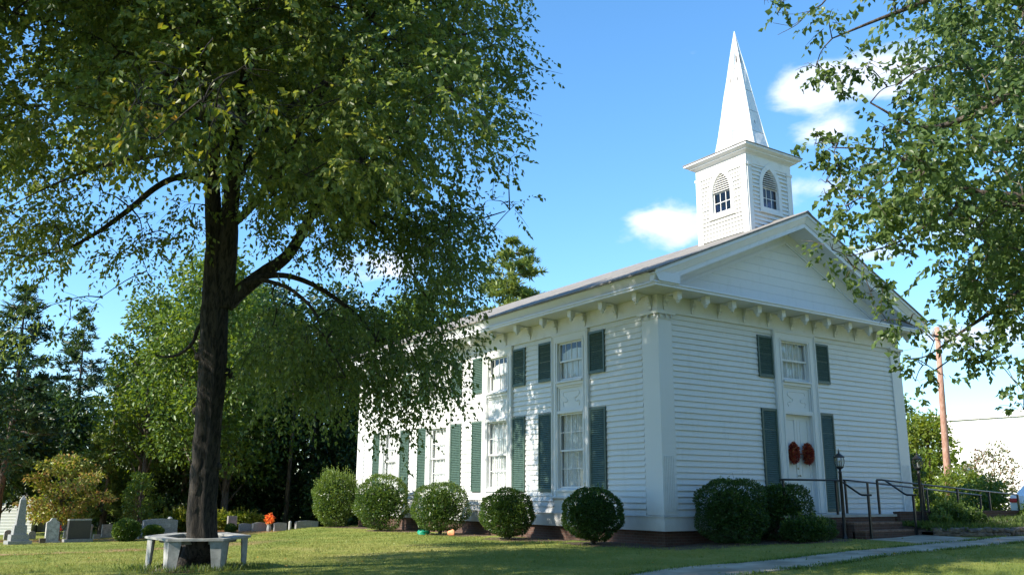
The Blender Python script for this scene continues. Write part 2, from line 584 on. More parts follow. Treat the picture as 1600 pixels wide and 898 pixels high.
def grass_color(t, blade=False):
    p = t.pos()
    big = t.noise(0.13, 4, 0.6, p)
    mid = t.noise(0.8, 5, 0.65, p)
    fine = t.noise(9.0, 5, 0.7, p)
    f = t.math('ADD', t.math('ADD', t.math('MULTIPLY', big, 0.5), t.math('MULTIPLY', mid, 0.35)), t.math('MULTIPLY', fine, 0.15))
    c = t.ramp(f, [(0.36, (0.105, 0.155, 0.032)), (0.46, (0.175, 0.215, 0.045)), (0.54, (0.25, 0.265, 0.065)), (0.62, (0.34, 0.30, 0.11)), (0.72, (0.32, 0.23, 0.11))])
    # dry reddish band of worn grass across the graveyard
    sx = t.node('ShaderNodeSeparateXYZ')
    t.l.new(p, sx.inputs[0])
    w = t.math('ADD', sx.outputs['Y'], t.math('MULTIPLY', t.math('SUBTRACT', mid, 0.5), 5.0))
    for y0, hw, col, amt, xmax in ((10.8, 1.5, (0.36, 0.235, 0.13), 0.9, -7.5), (27.6, 5.6, (0.46, 0.215, 0.12), 0.95, -1.5)):
        d = t.math('ABSOLUTE', t.math('SUBTRACT', w, y0))
        k = t.node('ShaderNodeMapRange')
        k.interpolation_type = 'SMOOTHSTEP'
        k.inputs['From Min'].default_value = hw
        k.inputs['From Max'].default_value = hw * 0.35
        t.l.new(d, k.inputs['Value'])
        k2 = t.node('ShaderNodeMapRange')
        k2.interpolation_type = 'SMOOTHSTEP'
        k2.inputs['From Min'].default_value = xmax + 2
        k2.inputs['From Max'].default_value = xmax - 2
        t.l.new(sx.outputs['X'], k2.inputs['Value'])
        c = t.mix(t.math('MULTIPLY', t.math('MULTIPLY', k.outputs[0], k2.outputs[0]), amt), c, col)
    return c


t = NT('mown_lawn')
t.color(grass_color(t))
t.bump(t.noise(45, 5, 0.7, t.pos()), 0.9, 0.04)
M['lawn'] = t.done(0.95, spec=0.15)
t = NT('grass_blades')
gc = grass_color(t)
a_ = t.node('ShaderNodeAttribute', attribute_name='tint')
gc2 = t.mix(t.math('MULTIPLY', a_.outputs['Fac'], 0.6), gc, (0.28, 0.30, 0.08))
t.color(gc2)
t.b.inputs['Roughness'].default_value = 0.6
t.b.inputs['Specular IOR Level'].default_value = 0.2
tr_ = t.node('ShaderNodeBsdfTranslucent')
t.l.new(gc2, tr_.inputs[0])
mx_ = t.node('ShaderNodeMixShader')
mx_.inputs[0].default_value = 0.45
t.l.new(t.b.outputs[0], mx_.inputs[1])
t.l.new(tr_.outputs[0], mx_.inputs[2])
t.l.new(mx_.outputs[0], t.n['Material Output'].inputs['Surface'])
M['blade'] = t.m

# ------------------------------------------------------------------ foliage machinery


def unit(v):
    return v / (np.linalg.norm(v, axis=-1, keepdims=True) + 1e-9)


def leaf_mesh(name, P, D, L, Wd, mat, tint, fold=0.18, up=0.8):
    """every leaf a folded kite of two triangles: base, two sides, tip"""
    n = len(P)
    D = unit(D)
    N = unit(RNG.normal(size=(n, 3)) + np.array([0, 0, up]))
    S = unit(np.cross(D, N))
    N = np.cross(S, D)
    L = np.broadcast_to(np.asarray(L, float).reshape(-1, 1), (n, 1))
    Wd = np.broadcast_to(np.asarray(Wd, float).reshape(-1, 1), (n, 1))
    V = np.empty((n, 4, 3))
    V[:, 0] = P
    V[:, 1] = P + D * L * 0.42 + S * Wd * 0.5 + N * L * fold
    V[:, 2] = P + D * L
    V[:, 3] = P + D * L * 0.42 - S * Wd * 0.5 + N * L * fold
    idx = np.arange(n)[:, None] * 4 + np.array([[0, 1, 2, 0, 2, 3]])
    me = bpy.data.meshes.new(name)
    me.vertices.add(n * 4)
    me.vertices.foreach_set('co', V.astype(np.float32).ravel())
    me.loops.add(n * 6)
    me.loops.foreach_set('vertex_index', idx.astype(np.int32).ravel())
    me.polygons.add(n * 2)
    me.polygons.foreach_set('loop_start', (np.arange(n * 2) * 3).astype(np.int32))
    me.polygons.foreach_set('loop_total', np.full(n * 2, 3, np.int32))
    me.update(calc_edges=True)
    at = me.attributes.new('tint', 'FLOAT', 'POINT')
    at.data.foreach_set('value', np.repeat(np.clip(tint, 0, 1), 4).astype(np.float32))
    me.materials.append(mat)
    return me


def sprays(blobs, twigs, leaves, tl, droop=0.45, shell=0.35, flat=0.75, center=None):
    """leafy twigs filling each blob; returns leaf bases, directions, a per-twig value and the twigs themselves"""
    Ps, Ds, Ts, TW = [], [], [], []
    for b in blobs:
        c = np.array(b[:3], float)
        r = b[3]
        k = max(2, int(twigs * (r / 0.7) ** 2))
        u = unit(RNG.normal(size=(k, 3)))
        rad = r * RNG.uniform(shell, 1.0, (k, 1)) ** 0.6
        S = c + u * rad * np.array([1, 1, flat]) * 0.8
        out = u * 0.8 + RNG.normal(size=(k, 3)) * 0.55
        if center is not None:
            o2 = S - np.asarray(center)
            o2[:, 2] *= 0.3
            out = out + unit(o2) * 0.8
        out[:, 2] -= droop
        d = unit(out)
        ln = tl * RNG.uniform(0.55, 1.25, (k, 1))
        bt = RNG.uniform(0, 1)
        for q in range(leaves):
            t_ = (q + RNG.uniform(0, 1, (k, 1))) / leaves
            p = S + d * ln * t_
            p[:, 2:3] -= (t_ ** 2) * ln * droop * 0.55
            side = unit(np.cross(d, RNG.normal(size=(k, 3)) * 0.5 + np.array([0, 0, 1.0])))
            sg = 1 if q % 2 else -1
            ld = d * 0.55 + side * sg * 0.7 + RNG.normal(size=(k, 3)) * 0.35
            ld[:, 2] -= 0.35 + droop * 0.5
            Ps.append(p + ld * 0.02)
            Ds.append(ld)
            Ts.append(np.full(k, bt) * 0.35 + RNG.uniform(0, 1, k) * 0.65)
        TW += [(S[i], S[i] + d[i] * ln[i, 0]) for i in range(0, k, 4)]
    return np.concatenate(Ps), np.concatenate(Ds), np.concatenate(Ts), TW


def foliage(name, blobs, mat, parent, twigs=22, leaves=14, tl=0.7, size=0.095, droop=0.45, aspect=0.55, flat=0.75, center=None, tintmul=0.8, label=None, twig_obj=True, bark=None):
    P, D, T, TW = sprays(blobs, twigs, leaves, tl, droop, flat=flat, center=center)
    L = size * RNG.uniform(0.65, 1.25, len(P))
    me = leaf_mesh(name, P, D, L, L * aspect * RNG.uniform(0.8, 1.2, len(P)), mat, T * tintmul)
    o = link(name, me, parent)
    o['kind'] = 'stuff'
    if twig_obj and TW:
        mb = MB()
        for a, b in TW:
            mb.tube([tuple(a) + (0.006,), tuple((a + b) / 2 + np.array([0, 0, 0.02])) + (0.0045,), tuple(b) + (0.002,)], 3)
        t_ = mb.build('twigs', bark or M['bark'], parent)
        t_['kind'] = 'stuff'
    return o

# ------------------------------------------------------------------ the ground
def grid_sheet(name, xs, ys, mat, off=0.0, kind='structure'):
    X, Y = np.meshgrid(xs, ys, indexing='ij')
    Z = H(X, Y) + off
    V = np.stack([X, Y, Z], -1).reshape(-1, 3)
    ny = len(ys)
    fs = [(i * ny + j, (i + 1) * ny + j, (i + 1) * ny + j + 1, i * ny + j + 1) for i in range(len(xs) - 1) for j in range(ny - 1)]
    me = bpy.data.meshes.new(name)
    me.from_pydata(V.tolist(), [], fs)
    me.polygons.foreach_set('use_smooth', [True] * len(me.polygons))
    me.materials.append(mat)
    o = link(name, me)
    o['kind'] = kind
    return o


def spread(a, b, step, far):
    core = np.arange(a, b + step / 2, step)
    out = []
    s, v = step, b
    while v < far:
        s *= 1.35
        v += s
        out.append(v)
    lo = []
    s, v = step, a
    while v > -far:
        s *= 1.35
        v -= s
        lo.append(v)
    return np.array(lo[::-1] + list(core) + out)


grid_sheet('lawn', spread(-22, 22, 0.5, 1500), spread(-18, 36, 0.5, 1500), M['lawn'])


def draped(name, left, right, mat, off=0.02, n=10, kind='structure', thick=0.05, across=4):
    """a sheet between two polylines laid over the ground with a real edge"""
    Lp = catmull([p + (0,) for p in left], n)
    Rp = catmull([p + (0,) for p in right], n)
    k = min(len(Lp), len(Rp))
    mb = MB()
    rows = []
    for i in range(k):
        row = []
        for j in range(across + 1):
            f = j / across
            x = Lp[i][0] * (1 - f) + Rp[i][0] * f
            y = Lp[i][1] * (1 - f) + Rp[i][1] * f
            row.append((x, y, hz(x, y) + off))
        row = [(row[0][0], row[0][1], row[0][2] - thick)] + row + [(row[-1][0], row[-1][1], row[-1][2] - thick)]
        rows.append(row)
    w = len(rows[0])
    v = [p for r in rows for p in r]
    mb.poly(v, [(i * w + j, (i + 1) * w + j, (i + 1) * w + j + 1, i * w + j + 1) for i in range(k - 1) for j in range(w - 1)])
    o = mb.build(name, mat)
    o['kind'] = kind
    return o


draped('walkway', [(-16.0, -8.6), (-11.0, -7.0), (-6.13, -5.76), (-3.24, -5.5), (-0.44, -5.2), (3.8, -4.67), (6.6, -4.55), (11.0, -4.0), (18.0, -3.3), (30.0, -2.6)],
       [(-15.6, -10.1), (-10.6, -8.7), (-5.14, -7.29), (-2.35, -6.75), (-0.01, -6.4), (3.5, -5.85), (7.0, -5.65), (11.5, -5.2), (18.3, -4.6), (30.0, -4.0)], M['walk'])
draped('stair_path', [(4.5, -4.75), (5.05, -3.7), (5.3, -2.45)], [(8.0, -4.62), (7.9, -3.6), (7.9, -2.45)], M['walk'], 0.016)


def dirt(name, cx, cy, rx, ry, seed, n=26, off=0.012):
    rr = random.Random(seed)
    mb = MB()
    ring = []
    for i in range(n):
        a = 2 * math.pi * i / n
        k = 1 + rr.uniform(-0.16, 0.16)
        ring.append((cx + math.cos(a) * rx * k, cy + math.sin(a) * ry * k))
    v = [(cx, cy, hz(cx, cy) + off + 0.02)] + [((x + cx) / 2, (y + cy) / 2, hz((x + cx) / 2, (y + cy) / 2) + off + 0.015) for x, y in ring] + [(x, y, hz(x, y) - 0.005) for x, y in ring]
    fs = [(0, 1 + i, 1 + (i + 1) % n) for i in range(n)] + [(1 + i, 1 + n + i, 1 + n + (i + 1) % n, 1 + (i + 1) % n) for i in range(n)]
    mb.poly(v, fs)
    o = mb.build(name, M['soil'])
    o['kind'] = 'structure'


dirt('bare_ground', -12.25, -0.05, 1.15, 1.0, 1)
for i, y in enumerate((1.35, 5.5, 9.8, 14.5, 19.0)):
    dirt('mulch_bed', -0.75, y, 1.25, 1.75, 5 + i)
dirt('mulch_bed', 1.6, -0.9, 2.9, 1.15, 12)
dirt('mulch_bed', 3.6, -1.9, 1.5, 0.8, 13)
dirt('mulch_bed', 10.6, -2.6, 2.6, 0.9, 14)

# ------------------------------------------------------------------ the church
W, L = 11.56, 19.92
ZB, ZF, ZC = 0.30, 6.35, 6.83
church = empty('church', (0, 0, 0), 0, 'white two-storey clapboard church with green shutters, bracketed eaves and a steeple', 'church')


class Face:
    """a wall's own axes: s along the wall, d outwards, z up"""

    def __init__(self, side):
        self.side = side

    def p(self, s, d, z):
        return {'side': (-d, s, z), 'front': (s, -d, z), 'back': (s, L + d, z), 'far': (W + d, s, z)}[self.side]

    def box(self, mb, s0, s1, d0, d1, z0, z1):
        c = [self.p(s, d, z) for z in (z0, z1) for s, d in ((s0, d0), (s1, d0), (s1, d1), (s0, d1))]
        return mb.poly(c, [(0, 3, 2, 1), (4, 5, 6, 7), (0, 1, 5, 4), (1, 2, 6, 5), (2, 3, 7, 6), (3, 0, 4, 7)])

    def prism(self, mb, ring, s0, s1):
        """ring of (d,z) swept along the wall"""
        return mb.prism([self.p(s0, d, z) for d, z in ring], [self.p(s1, d, z) for d, z in ring])

    def slab(self, mb, ring, d0, d1):
        """ring of (s,z) given a thickness"""
        return mb.prism([self.p(s, d0, z) for s, z in ring], [self.p(s, d1, z) for s, z in ring])


FS, FF, FB, FR = Face('side'), Face('front'), Face('back'), Face('far')
HW = 0.67       # half width of an opening
CW = 0.96       # half width of a casing
SIDE_C = [4.0, 8.21, 12.42, 16.63]
DOOR_C = 5.83


def wall_core(F, length, cs, name, zdoor=None):
    mb = MB()
    zlo = 1.40 if zdoor is None else zdoor
    edges = [0.0]
    for c in cs:
        edges += [c - HW, c + HW]
    edges.append(length)
    for i in range(0, len(edges), 2):
        F.box(mb, edges[i], edges[i + 1], -0.18, 0.0, ZB, ZC)
    for c in cs:
        F.box(mb, c - HW, c + HW, -0.18, 0.0, ZB, zlo)
        F.box(mb, c - HW, c + HW, -0.18, 0.0, 3.78, 4.78)
        F.box(mb, c - HW, c + HW, -0.18, 0.0, 6.06, ZC)
    return mb.build(name, M['paint'], church)


side_wall = wall_core(FS, L, SIDE_C, 'side_wall')
front_wall = wall_core(FF, W, [DOOR_C], 'front_wall', 0.74)
mb = MB()
FB.box(mb, 0, W, -0.18, 0.0, ZB, ZC)
FR.box(mb, 0, L, -0.18, 0.0, ZB, ZC)
mb.build('rear_wall', M['paint'], church)
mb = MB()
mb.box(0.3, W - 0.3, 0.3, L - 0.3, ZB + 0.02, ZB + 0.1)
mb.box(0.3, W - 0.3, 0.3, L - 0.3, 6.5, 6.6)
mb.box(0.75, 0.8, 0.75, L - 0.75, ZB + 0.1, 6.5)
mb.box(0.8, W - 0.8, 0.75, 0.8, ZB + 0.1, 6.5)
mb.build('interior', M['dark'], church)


def boards(F, parent, segs, z0=0.705, z1=6.345, exp=0.166):
    n = int(round((z1 - z0) / exp))
    e = (z1 - z0) / n
    rr = random.Random(len(segs))
    for s0, s1 in segs:
        prof = [(0.002, 0.0), (0.046, 0.0), (0.046, 0.010), (0.012, e + 0.004), (0.002, e + 0.004)]
        meshes = []
        for vnt in range(3):
            mb = MB()
            F.prism(mb, [(d + (0.003 * vnt if d > 0.04 else 0), z) for d, z in prof], s0, s1)
            meshes.append(mb.mesh('siding_board', M['paint']))
        split = []
        if s1 - s0 > 2.2:
            for sp in (0.34, 0.62, 0.5):
                x_ = s0 + (s1 - s0) * sp
                pair = []
                for a_, b_ in ((s0, x_ - 0.002), (x_ + 0.002, s1)):
                    mb = MB()
                    F.prism(mb, prof, a_, b_)
                    pair.append(mb.mesh('siding_board', M['paint']))
                split.append(pair)
        for k in range(n):
            if split and k % 3 == 1 and rr.random() < 0.6:
                for me_ in split[rr.randrange(3)]:
                    link('siding_board', me_, parent, (0, 0, z0 + e * k + rr.uniform(-0.0015, 0.0015)))
                continue
            o = link('siding_board', meshes[rr.randrange(3)], parent, (0, 0, z0 + e * k))
            if rr.random() < 0.3:
                o.rotation_euler = ((rr.uniform(-1, 1) * 0.0009, 0, 0) if F.side == 'side' else (0, rr.uniform(-1, 1) * 0.0009, 0))


segs = []
prev = 0.66
for c in SIDE_C:
    segs.append((prev, c - CW))
    prev = c + CW
segs.append((prev, L - 0.6))
boards(FS, side_wall, segs)
boards(FF, front_wall, [(0.45, DOOR_C - 1.03), (DOOR_C + 1.03, W - 0.5)])

# foundation, skirt board and its cap
mb = MB()
mb.box(0.06, W - 0.06, 0.06, L - 0.06, -1.4, ZB - 0.003)
mb.build('foundation', M['brick'], church)
for F, ln in ((FS, L), (FF, W), (FB, W), (FR, L)):
    mb = MB()
    e0 = 0.075 if F.side in ('front', 'back') else 0.0
    F.box(mb, -e0, ln + e0, 0.002, 0.075, ZB, 0.67)
    mb.build('skirt_board', M['trim'], church)
    mb = MB()
    e0 += 0.025 if F.side in ('front', 'back') else 0.0
    F.prism(mb, [(0.002, 0.671), (0.10, 0.671), (0.10, 0.69), (0.05, 0.704), (0.002, 0.704)], -e0, ln + e0)
    mb.build('skirt_cap', M['trim'], church)

# corner pilasters
def pilaster(x0, x1, y0, y1, flute_front=False):
    mb = MB()
    mb.box(x0, x1, y0, y1, 0.71, 6.12)
    o = mb.build('corner_pilaster', M['trim'], church)
    if flute_front:
        f = MB()
        n = 6
        for i in range(n):
            a = x0 + 0.075 + i * (x1 - x0 - 0.14) / n
            f.box(a + 0.008, a + 0.045, y0 - 0.013, y0 - 0.001, 0.80, 2.3)
        f.build('flute', M['trim'], o)
    c = MB()
    c.box(x0 - 0.02, x1 + 0.02, y0 - 0.02, y1 + 0.02, 6.121, 6.16)
    c.box(x0 - 0.01, x1 + 0.01, y0 - 0.01, y1 + 0.01, 6.16, 6.26)
    c.box(x0 - 0.09, x1 + 0.09, y0 - 0.09, y1 + 0.09, 6.26, 6.348)
    cap = c.build('capital', M['trim'], o)
    prof = [(0.028, 0.0), (0.028, -0.05), (0.036, -0.055), (0.030, -0.085), (0.010, -0.12)]
    for k in range(3):
        for side in (0, 1):
            if side:
                px, py = x0 + 0.06 + k * (x1 - x0 - 0.12) / 2, (y0 - 0.055)
            else:
                px, py = (x0 - 0.055 if x0 < 5 else x1 + 0.055), y0 + 0.06 + k * (y1 - y0 - 0.12) / 2
            MB().lathe(prof[::-1], (0, 0, 0), 8).build('drop', M['trim'], o, True, (px, py, 6.26))


pilaster(-0.08, 0.45, -0.08, 0.60, True)
pilaster(W - 0.5, W + 0.08, -0.08, 0.60, True)
pilaster(-0.08, 0.45, L - 0.60, L + 0.08)

# frieze, soffit shelf, crown
for F, ln in ((FS, L), (FF, W), (FB, W), (FR, L)):
    e0 = 0.06 if F.side in ('front', 'back') else 0.0
    mb = MB()
    F.box(mb, -e0, ln + e0, 0.002, 0.06, ZF, ZC - 0.002)
    mb.build('frieze', M['eave'], church)
    mb = MB()
    F.box(mb, -e0, ln + e0, 0.002, 0.085, ZF - 0.02, ZF + 0.028)
    mb.build('frieze_bead', M['eave'], church)
mb = MB()
mb.box(-0.89, W + 0.38, -0.89, L + 0.89, ZC, 6.90)
mb.box(-0.92, W + 0.41, -0.92, L + 0.92, 6.902, 6.945)
mb.build('soffit', M['eave'], church)
SL = 0.427
RX, RZ = W / 2, 10.10


OVR = 0.46      # the right-hand eave stands out less
SLR = 0.455


def zr(x):
    return RZ - (SL if x < RX else SLR) * abs(x - RX)


for F in (FS, FR):
    mb = MB()
    o_ = 0.0 if F is FS else -0.51
    F.prism(mb, [(0.0, 6.947), (0.80 + o_, 6.947), (0.82 + o_, 6.98), (0.90 + o_, 7.08), (0.97 + o_, 7.17), (0.97 + o_, 7.205), (0.0, 7.205)], -0.955, L + 0.955)
    mb.build('eave_crown', M['eave'], church)
# roof planes
for sgn, nm in ((-1, 'roof'), (1, 'roof')):
    mb = MB()
    xe = RX + sgn * (RX + (1.03 if sgn < 0 else OVR + 0.06))
    a = [(RX, -1.02, RZ), (xe, -1.02, zr(xe)), (xe, -1.02, zr(xe) + 0.055), (RX, -1.02, RZ + 0.06)]
    b = [(x, L + 1.02, z) for x, y, z in a]
    mb.prism(a, b)
    mb.build(nm, M['shingle'], church)
mb = MB()
mb.prism([(RX - 0.16, -1.03, RZ - 0.005), (RX, -1.03, RZ + 0.07), (RX + 0.16, -1.03, RZ - 0.005), (RX, -1.03, RZ + 0.10)][:0] or
         [(RX - 0.18, -1.03, RZ - 0.02), (RX, -1.03, RZ + 0.061), (RX + 0.18, -1.03, RZ - 0.02), (RX, -1.03, RZ + 0.085)],
         [(RX - 0.18, L + 1.03, RZ - 0.02), (RX, L + 1.03, RZ + 0.061), (RX + 0.18, L + 1.03, RZ - 0.02), (RX, L + 1.03, RZ + 0.085)])
mb.build('ridge_cap', M['shingle'], church)


def rake(y0, y1, t0, t1, name, x_end=0.97, parent=church, mat='eave', slope_face=0.0):
    """a pair of boards under the roof slope between depths t0 and t1"""
    for sgn in (-1, 1):
        xe = RX + sgn * (RX + (x_end if sgn < 0 or x_end < 0.4 else x_end - 0.51))
        mb = MB()
        a = [(RX, y0, RZ - t0), (xe, y0, zr(xe) - t0), (xe, y0 + slope_face, zr(xe) - t1), (RX, y0 + slope_face, RZ - t1)]
        b = [(RX, y1, RZ - t0), (xe, y1, zr(xe) - t0), (xe, y1, zr(xe) - t1), (RX, y1, RZ - t1)]
        mb.prism(a, b)
        mb.build(name, M[mat], parent)


rake(-0.99, -0.72, 0.004, 0.10, 'rake_crown')
rake(-0.965, -0.72, 0.102, 0.30, 'rake_crown', 0.94, slope_face=0.10)
rake(-0.845, -0.70, 0.302, 0.45, 'rake_fascia', 0.84)
rake(-0.72, -0.002, 0.36, 0.40, 'rake_soffit', 0.5)
rake(-0.055, -0.004, 0.402, 0.80, 'rake_frieze', -0.05)
rake(-0.075, -0.056, 0.70, 0.74, 'rake_bead', -0.3)
# tympanum of flush boards
zz = 6.95
tymp = empty('tympanum', parent=church)
k = 0
while zz < 9.60:
    h = 0.285
    z1 = min(zz + h, 9.66)
    def hw(z):
        return max(0.02, RX - (RX * 0 + (RX - (RZ - 0.42 - z) / SL)))
    a0, a1 = (RZ - 0.41 - zz) / SL, max(0.03, (RZ - 0.41 - z1 + 0.004) / SL)
    a0, a1 = min(a0, RX), min(a1, RX)
    mb = MB()
    dd = 0.012 + random.uniform(0, 0.006)
    FF.slab(mb, [(RX - a0, zz), (RX + a0, zz), (RX + a1, z1 - 0.006), (RX - a1, z1 - 0.006)], 0.0, dd)
    mb.build('flush_board', M['paint'], tymp)
    zz = z1
    k += 1
mb = MB()
FF.slab(mb, [(0, 6.946), (W, 6.946), (RX, 6.946 + RX * SL)], -0.10, -0.001)
FB.slab(mb, [(0, 6.946), (W, 6.946), (RX, 9.66)], -0.15, 0.02)
mb.build('gable_wall', M['paint'], tymp)
mb = MB()
mb.box(-0.5, W + 0.3, -0.915, -0.02, 6.9455, 6.952)
mb.build('shelf_flashing', M['eave'], tymp)

# eave brackets: a console down the frieze, an arm under the soffit and a turned drop at its end
def bracket_meshes(F):
    mb = MB()
    F.box(mb, -0.05, 0.05, 0.061, 0.66, 6.79, 6.828)
    F.prism(mb, [(0.061, 6.789), (0.20, 6.789), (0.20, 6.70), (0.165, 6.665), (0.165, 6.60), (0.12, 6.585), (0.13, 6.54), (0.10, 6.50), (0.085, 6.40), (0.061, 6.40)], -0.055, 0.055)
    F.box(mb, -0.075, 0.075, 0.061, 0.185, 6.64, 6.70)
    F.box(mb, -0.07, 0.07, 0.061, 0.14, 6.525, 6.56)
    body = mb.mesh('bracket', M['eave'])
    mb = MB()
    c = F.p(0, 0.60, 0)
    mb.box(c[0] - 0.088, c[0] + 0.088, c[1] - 0.088, c[1] + 0.088, 6.625, 6.827)
    mb.lathe([(0.012, 6.49), (0.05, 6.52), (0.055, 6.55), (0.038, 6.565), (0.078, 6.58), (0.082, 6.625)], (c[0], c[1], 0), 10)
    drop = mb.mesh('drop', M['trim'])
    return body, drop


for F, n, st, s0 in ((FS, 14, 1.4985, 0.22), (FF, 11, 1.112, 0.22)):
    body, drop = bracket_meshes(F)
    for i in range(n):
        s = s0 + st * i
        off = (0, s, 0) if F.side == 'side' else (s, 0, 0)
        b = link('bracket', body, church, off)
        link('drop', drop, b)


# ---------------------------------------------------------------- windows
def sash(F, name, parent, s0, s1, z0, z1, d, cols, rows, stile=0.055, munt=0.02, mat='trim'):
    mb = MB()
    F.box(mb, s0, s0 + stile, d, d + 0.035, z0, z1)
    F.box(mb, s1 - stile, s1, d, d + 0.035, z0, z1)
    F.box(mb, s0 + stile, s1 - stile, d, d + 0.034, z0, z0 + stile)
    F.box(mb, s0 + stile, s1 - stile, d, d + 0.034, z1 - stile, z1)
    a0, a1, b0, b1 = s0 + stile, s1 - stile, z0 + stile, z1 - stile
    for i in range(1, cols):
        x = a0 + (a1 - a0) * i / cols
        F.box(mb, x - munt / 2, x + munt / 2, d + 0.004, d + 0.028, b0, b1)
    for j in range(1, rows):
        z = b0 + (b1 - b0) * j / rows
        F.box(mb, a0, a1, d + 0.005, d + 0.027, z - munt / 2, z + munt / 2)
    o = mb.build(name, M[mat], parent)
    return o, a0, a1, b0, b1


def panes(F, parent, a0, a1, b0, b1, d, cols, rows):
    cw, rh = (a1 - a0) / cols, (b1 - b0) / rows
    for i in range(cols):
        for j in range(rows):
            mb = MB()
            tl = random.uniform(-0.002, 0.002)
            s0_, s1_, z0_, z1_ = a0 + cw * i, a0 + cw * (i + 1), b0 + rh * j, b0 + rh * (j + 1)
            q = [F.p(s0_, d - tl, z0_), F.p(s1_, d + tl, z0_), F.p(s1_, d + tl, z1_), F.p(s0_, d - tl, z1_)]
            mb.poly(q, [(0, 1, 2, 3)])
            me = bpy.data.meshes.new('pane')
            me.from_pydata(mb.v, [], mb.f)
            me.materials.append(M['glass'])
            link('pane', me, parent)


def curtain(F, parent, s0, s1, z0, z1, d, seed, swag=0.0):
    rr = random.Random(seed)
    n = 56
    ph = rr.uniform(0, 6)
    v, f = [], []
    for i in range(n + 1):
        t_ = i / n
        s = s0 + (s1 - s0) * t_
        w = 0.030 * math.sin(t_ * 46 + ph + 2 * math.sin(t_ * 9 + ph)) + 0.012 * math.sin(t_ * 110 + ph)
        top = z1 - swag * (0.5 + 0.5 * math.cos(t_ * 2 * math.pi)) ** 2
        v += [F.p(s, d + w * 0.55, top), F.p(s, d + w * 0.8, (z0 + z1) / 2), F.p(s, d + w, z0)]
    for i in range(n):
        for j in range(2):
            a = i * 3 + j
            f.append((a, a + 3, a + 4, a + 1))
    me = bpy.data.meshes.new('curtain')
    me.from_pydata(v, [], f)
    me.materials.append(M['curtain'])
    link('curtain', me, parent)


def scroll_panel(F, c, parent):
    """board between the storeys with a thin raised scroll outline"""
    mb = MB()
    F.box(mb, c - HW + 0.01, c + HW - 0.01, 0.001, 0.02, 3.84, 4.62)
    o = mb.build('spandrel_panel', M['trim'], parent)
    mb = MB()
    for a, b, z0, z1 in ((c - HW + 0.01, c - HW + 0.06, 3.84, 4.62), (c + HW - 0.06, c + HW - 0.01, 3.84, 4.62)):
        F.box(mb, a, b, 0.02, 0.055, z0, z1)
    F.box(mb, c - HW + 0.06, c + HW - 0.06, 0.02, 0.054, 4.56, 4.62)
    mb.build('panel_moulding', M['trim'], o)
    mb = MB()
    def arc(cx, cz, r, a0, a1, n=7):
        return [(cx + r * math.cos(R_(a0 + (a1 - a0) * i / n)), cz + r * math.sin(R_(a0 + (a1 - a0) * i / n))) for i in range(n + 1)]
    for sg in (-1, 1):
        path = [(0.0, 4.44), (0.28, 4.44)] + arc(0.34, 4.36, 0.08, 90, -90, 8) + [(0.26, 4.23)] + arc(0.24, 4.17, 0.055, 90, 250, 6) + [(0.30, 4.10)] + arc(0.36, 4.06, 0.07, 110, -60, 6) + [(0.40, 3.96)]
        mb.tube([F.p(c + sg * x, 0.024, z) for x, z in path], 5, 0.013)
    mb.build('scroll_moulding', M['trim'], o)


def opening_window(F, c, upper, idx):
    if upper:
        z0, z1, cols, rows = 4.80, 6.05, 4, 1
    else:
        z0, z1, cols, rows = 1.42, 3.77, 4, 2
    w = empty('upper_window' if upper else 'lower_window', parent=church)
    # reveal
    mb = MB()
    F.box(mb, c - HW, c - HW + 0.03, -0.10, 0.10, z0 - 0.01, z1 + 0.01)
    F.box(mb, c + HW - 0.03, c + HW, -0.10, 0.10, z0 - 0.01, z1 + 0.01)
    F.box(mb, c - HW + 0.03, c + HW - 0.03, -0.10, 0.099, z1 - 0.02, z1 + 0.01)
    mb.build('window_frame', M['trim'], w)
    mb = MB()
    zz0 = z0 - 0.02
    mb2 = F.prism(mb, [(-0.10, zz0 + 0.05), (-0.10, zz0 - 0.035), (0.155, zz0 - 0.06), (0.155, zz0 - 0.01), (0.0, zz0 + 0.045)], c - HW + 0.002, c + HW - 0.002)
    mb.build('window_sill', M['trim'], w)
    zm = (z0 + z1) / 2
    a, b = c - HW + 0.035, c + HW - 0.035
    o, *r = sash(F, 'upper_sash', w, a, b, zm - 0.03, z1 - 0.02, -0.02, cols, rows)
    panes(F, w, *r, -0.008, cols, rows)
    o, *r = sash(F, 'lower_sash', w, a, b, z0 + 0.02, zm + 0.03, -0.06, cols, rows)
    panes(F, w, *r, -0.048, cols, rows)
    curtain(F, w, a, b, z0, z1 - (0.22 if upper and F is FS else 0.02), -0.13, idx, 0.10 if upper else 0.0)
    return w


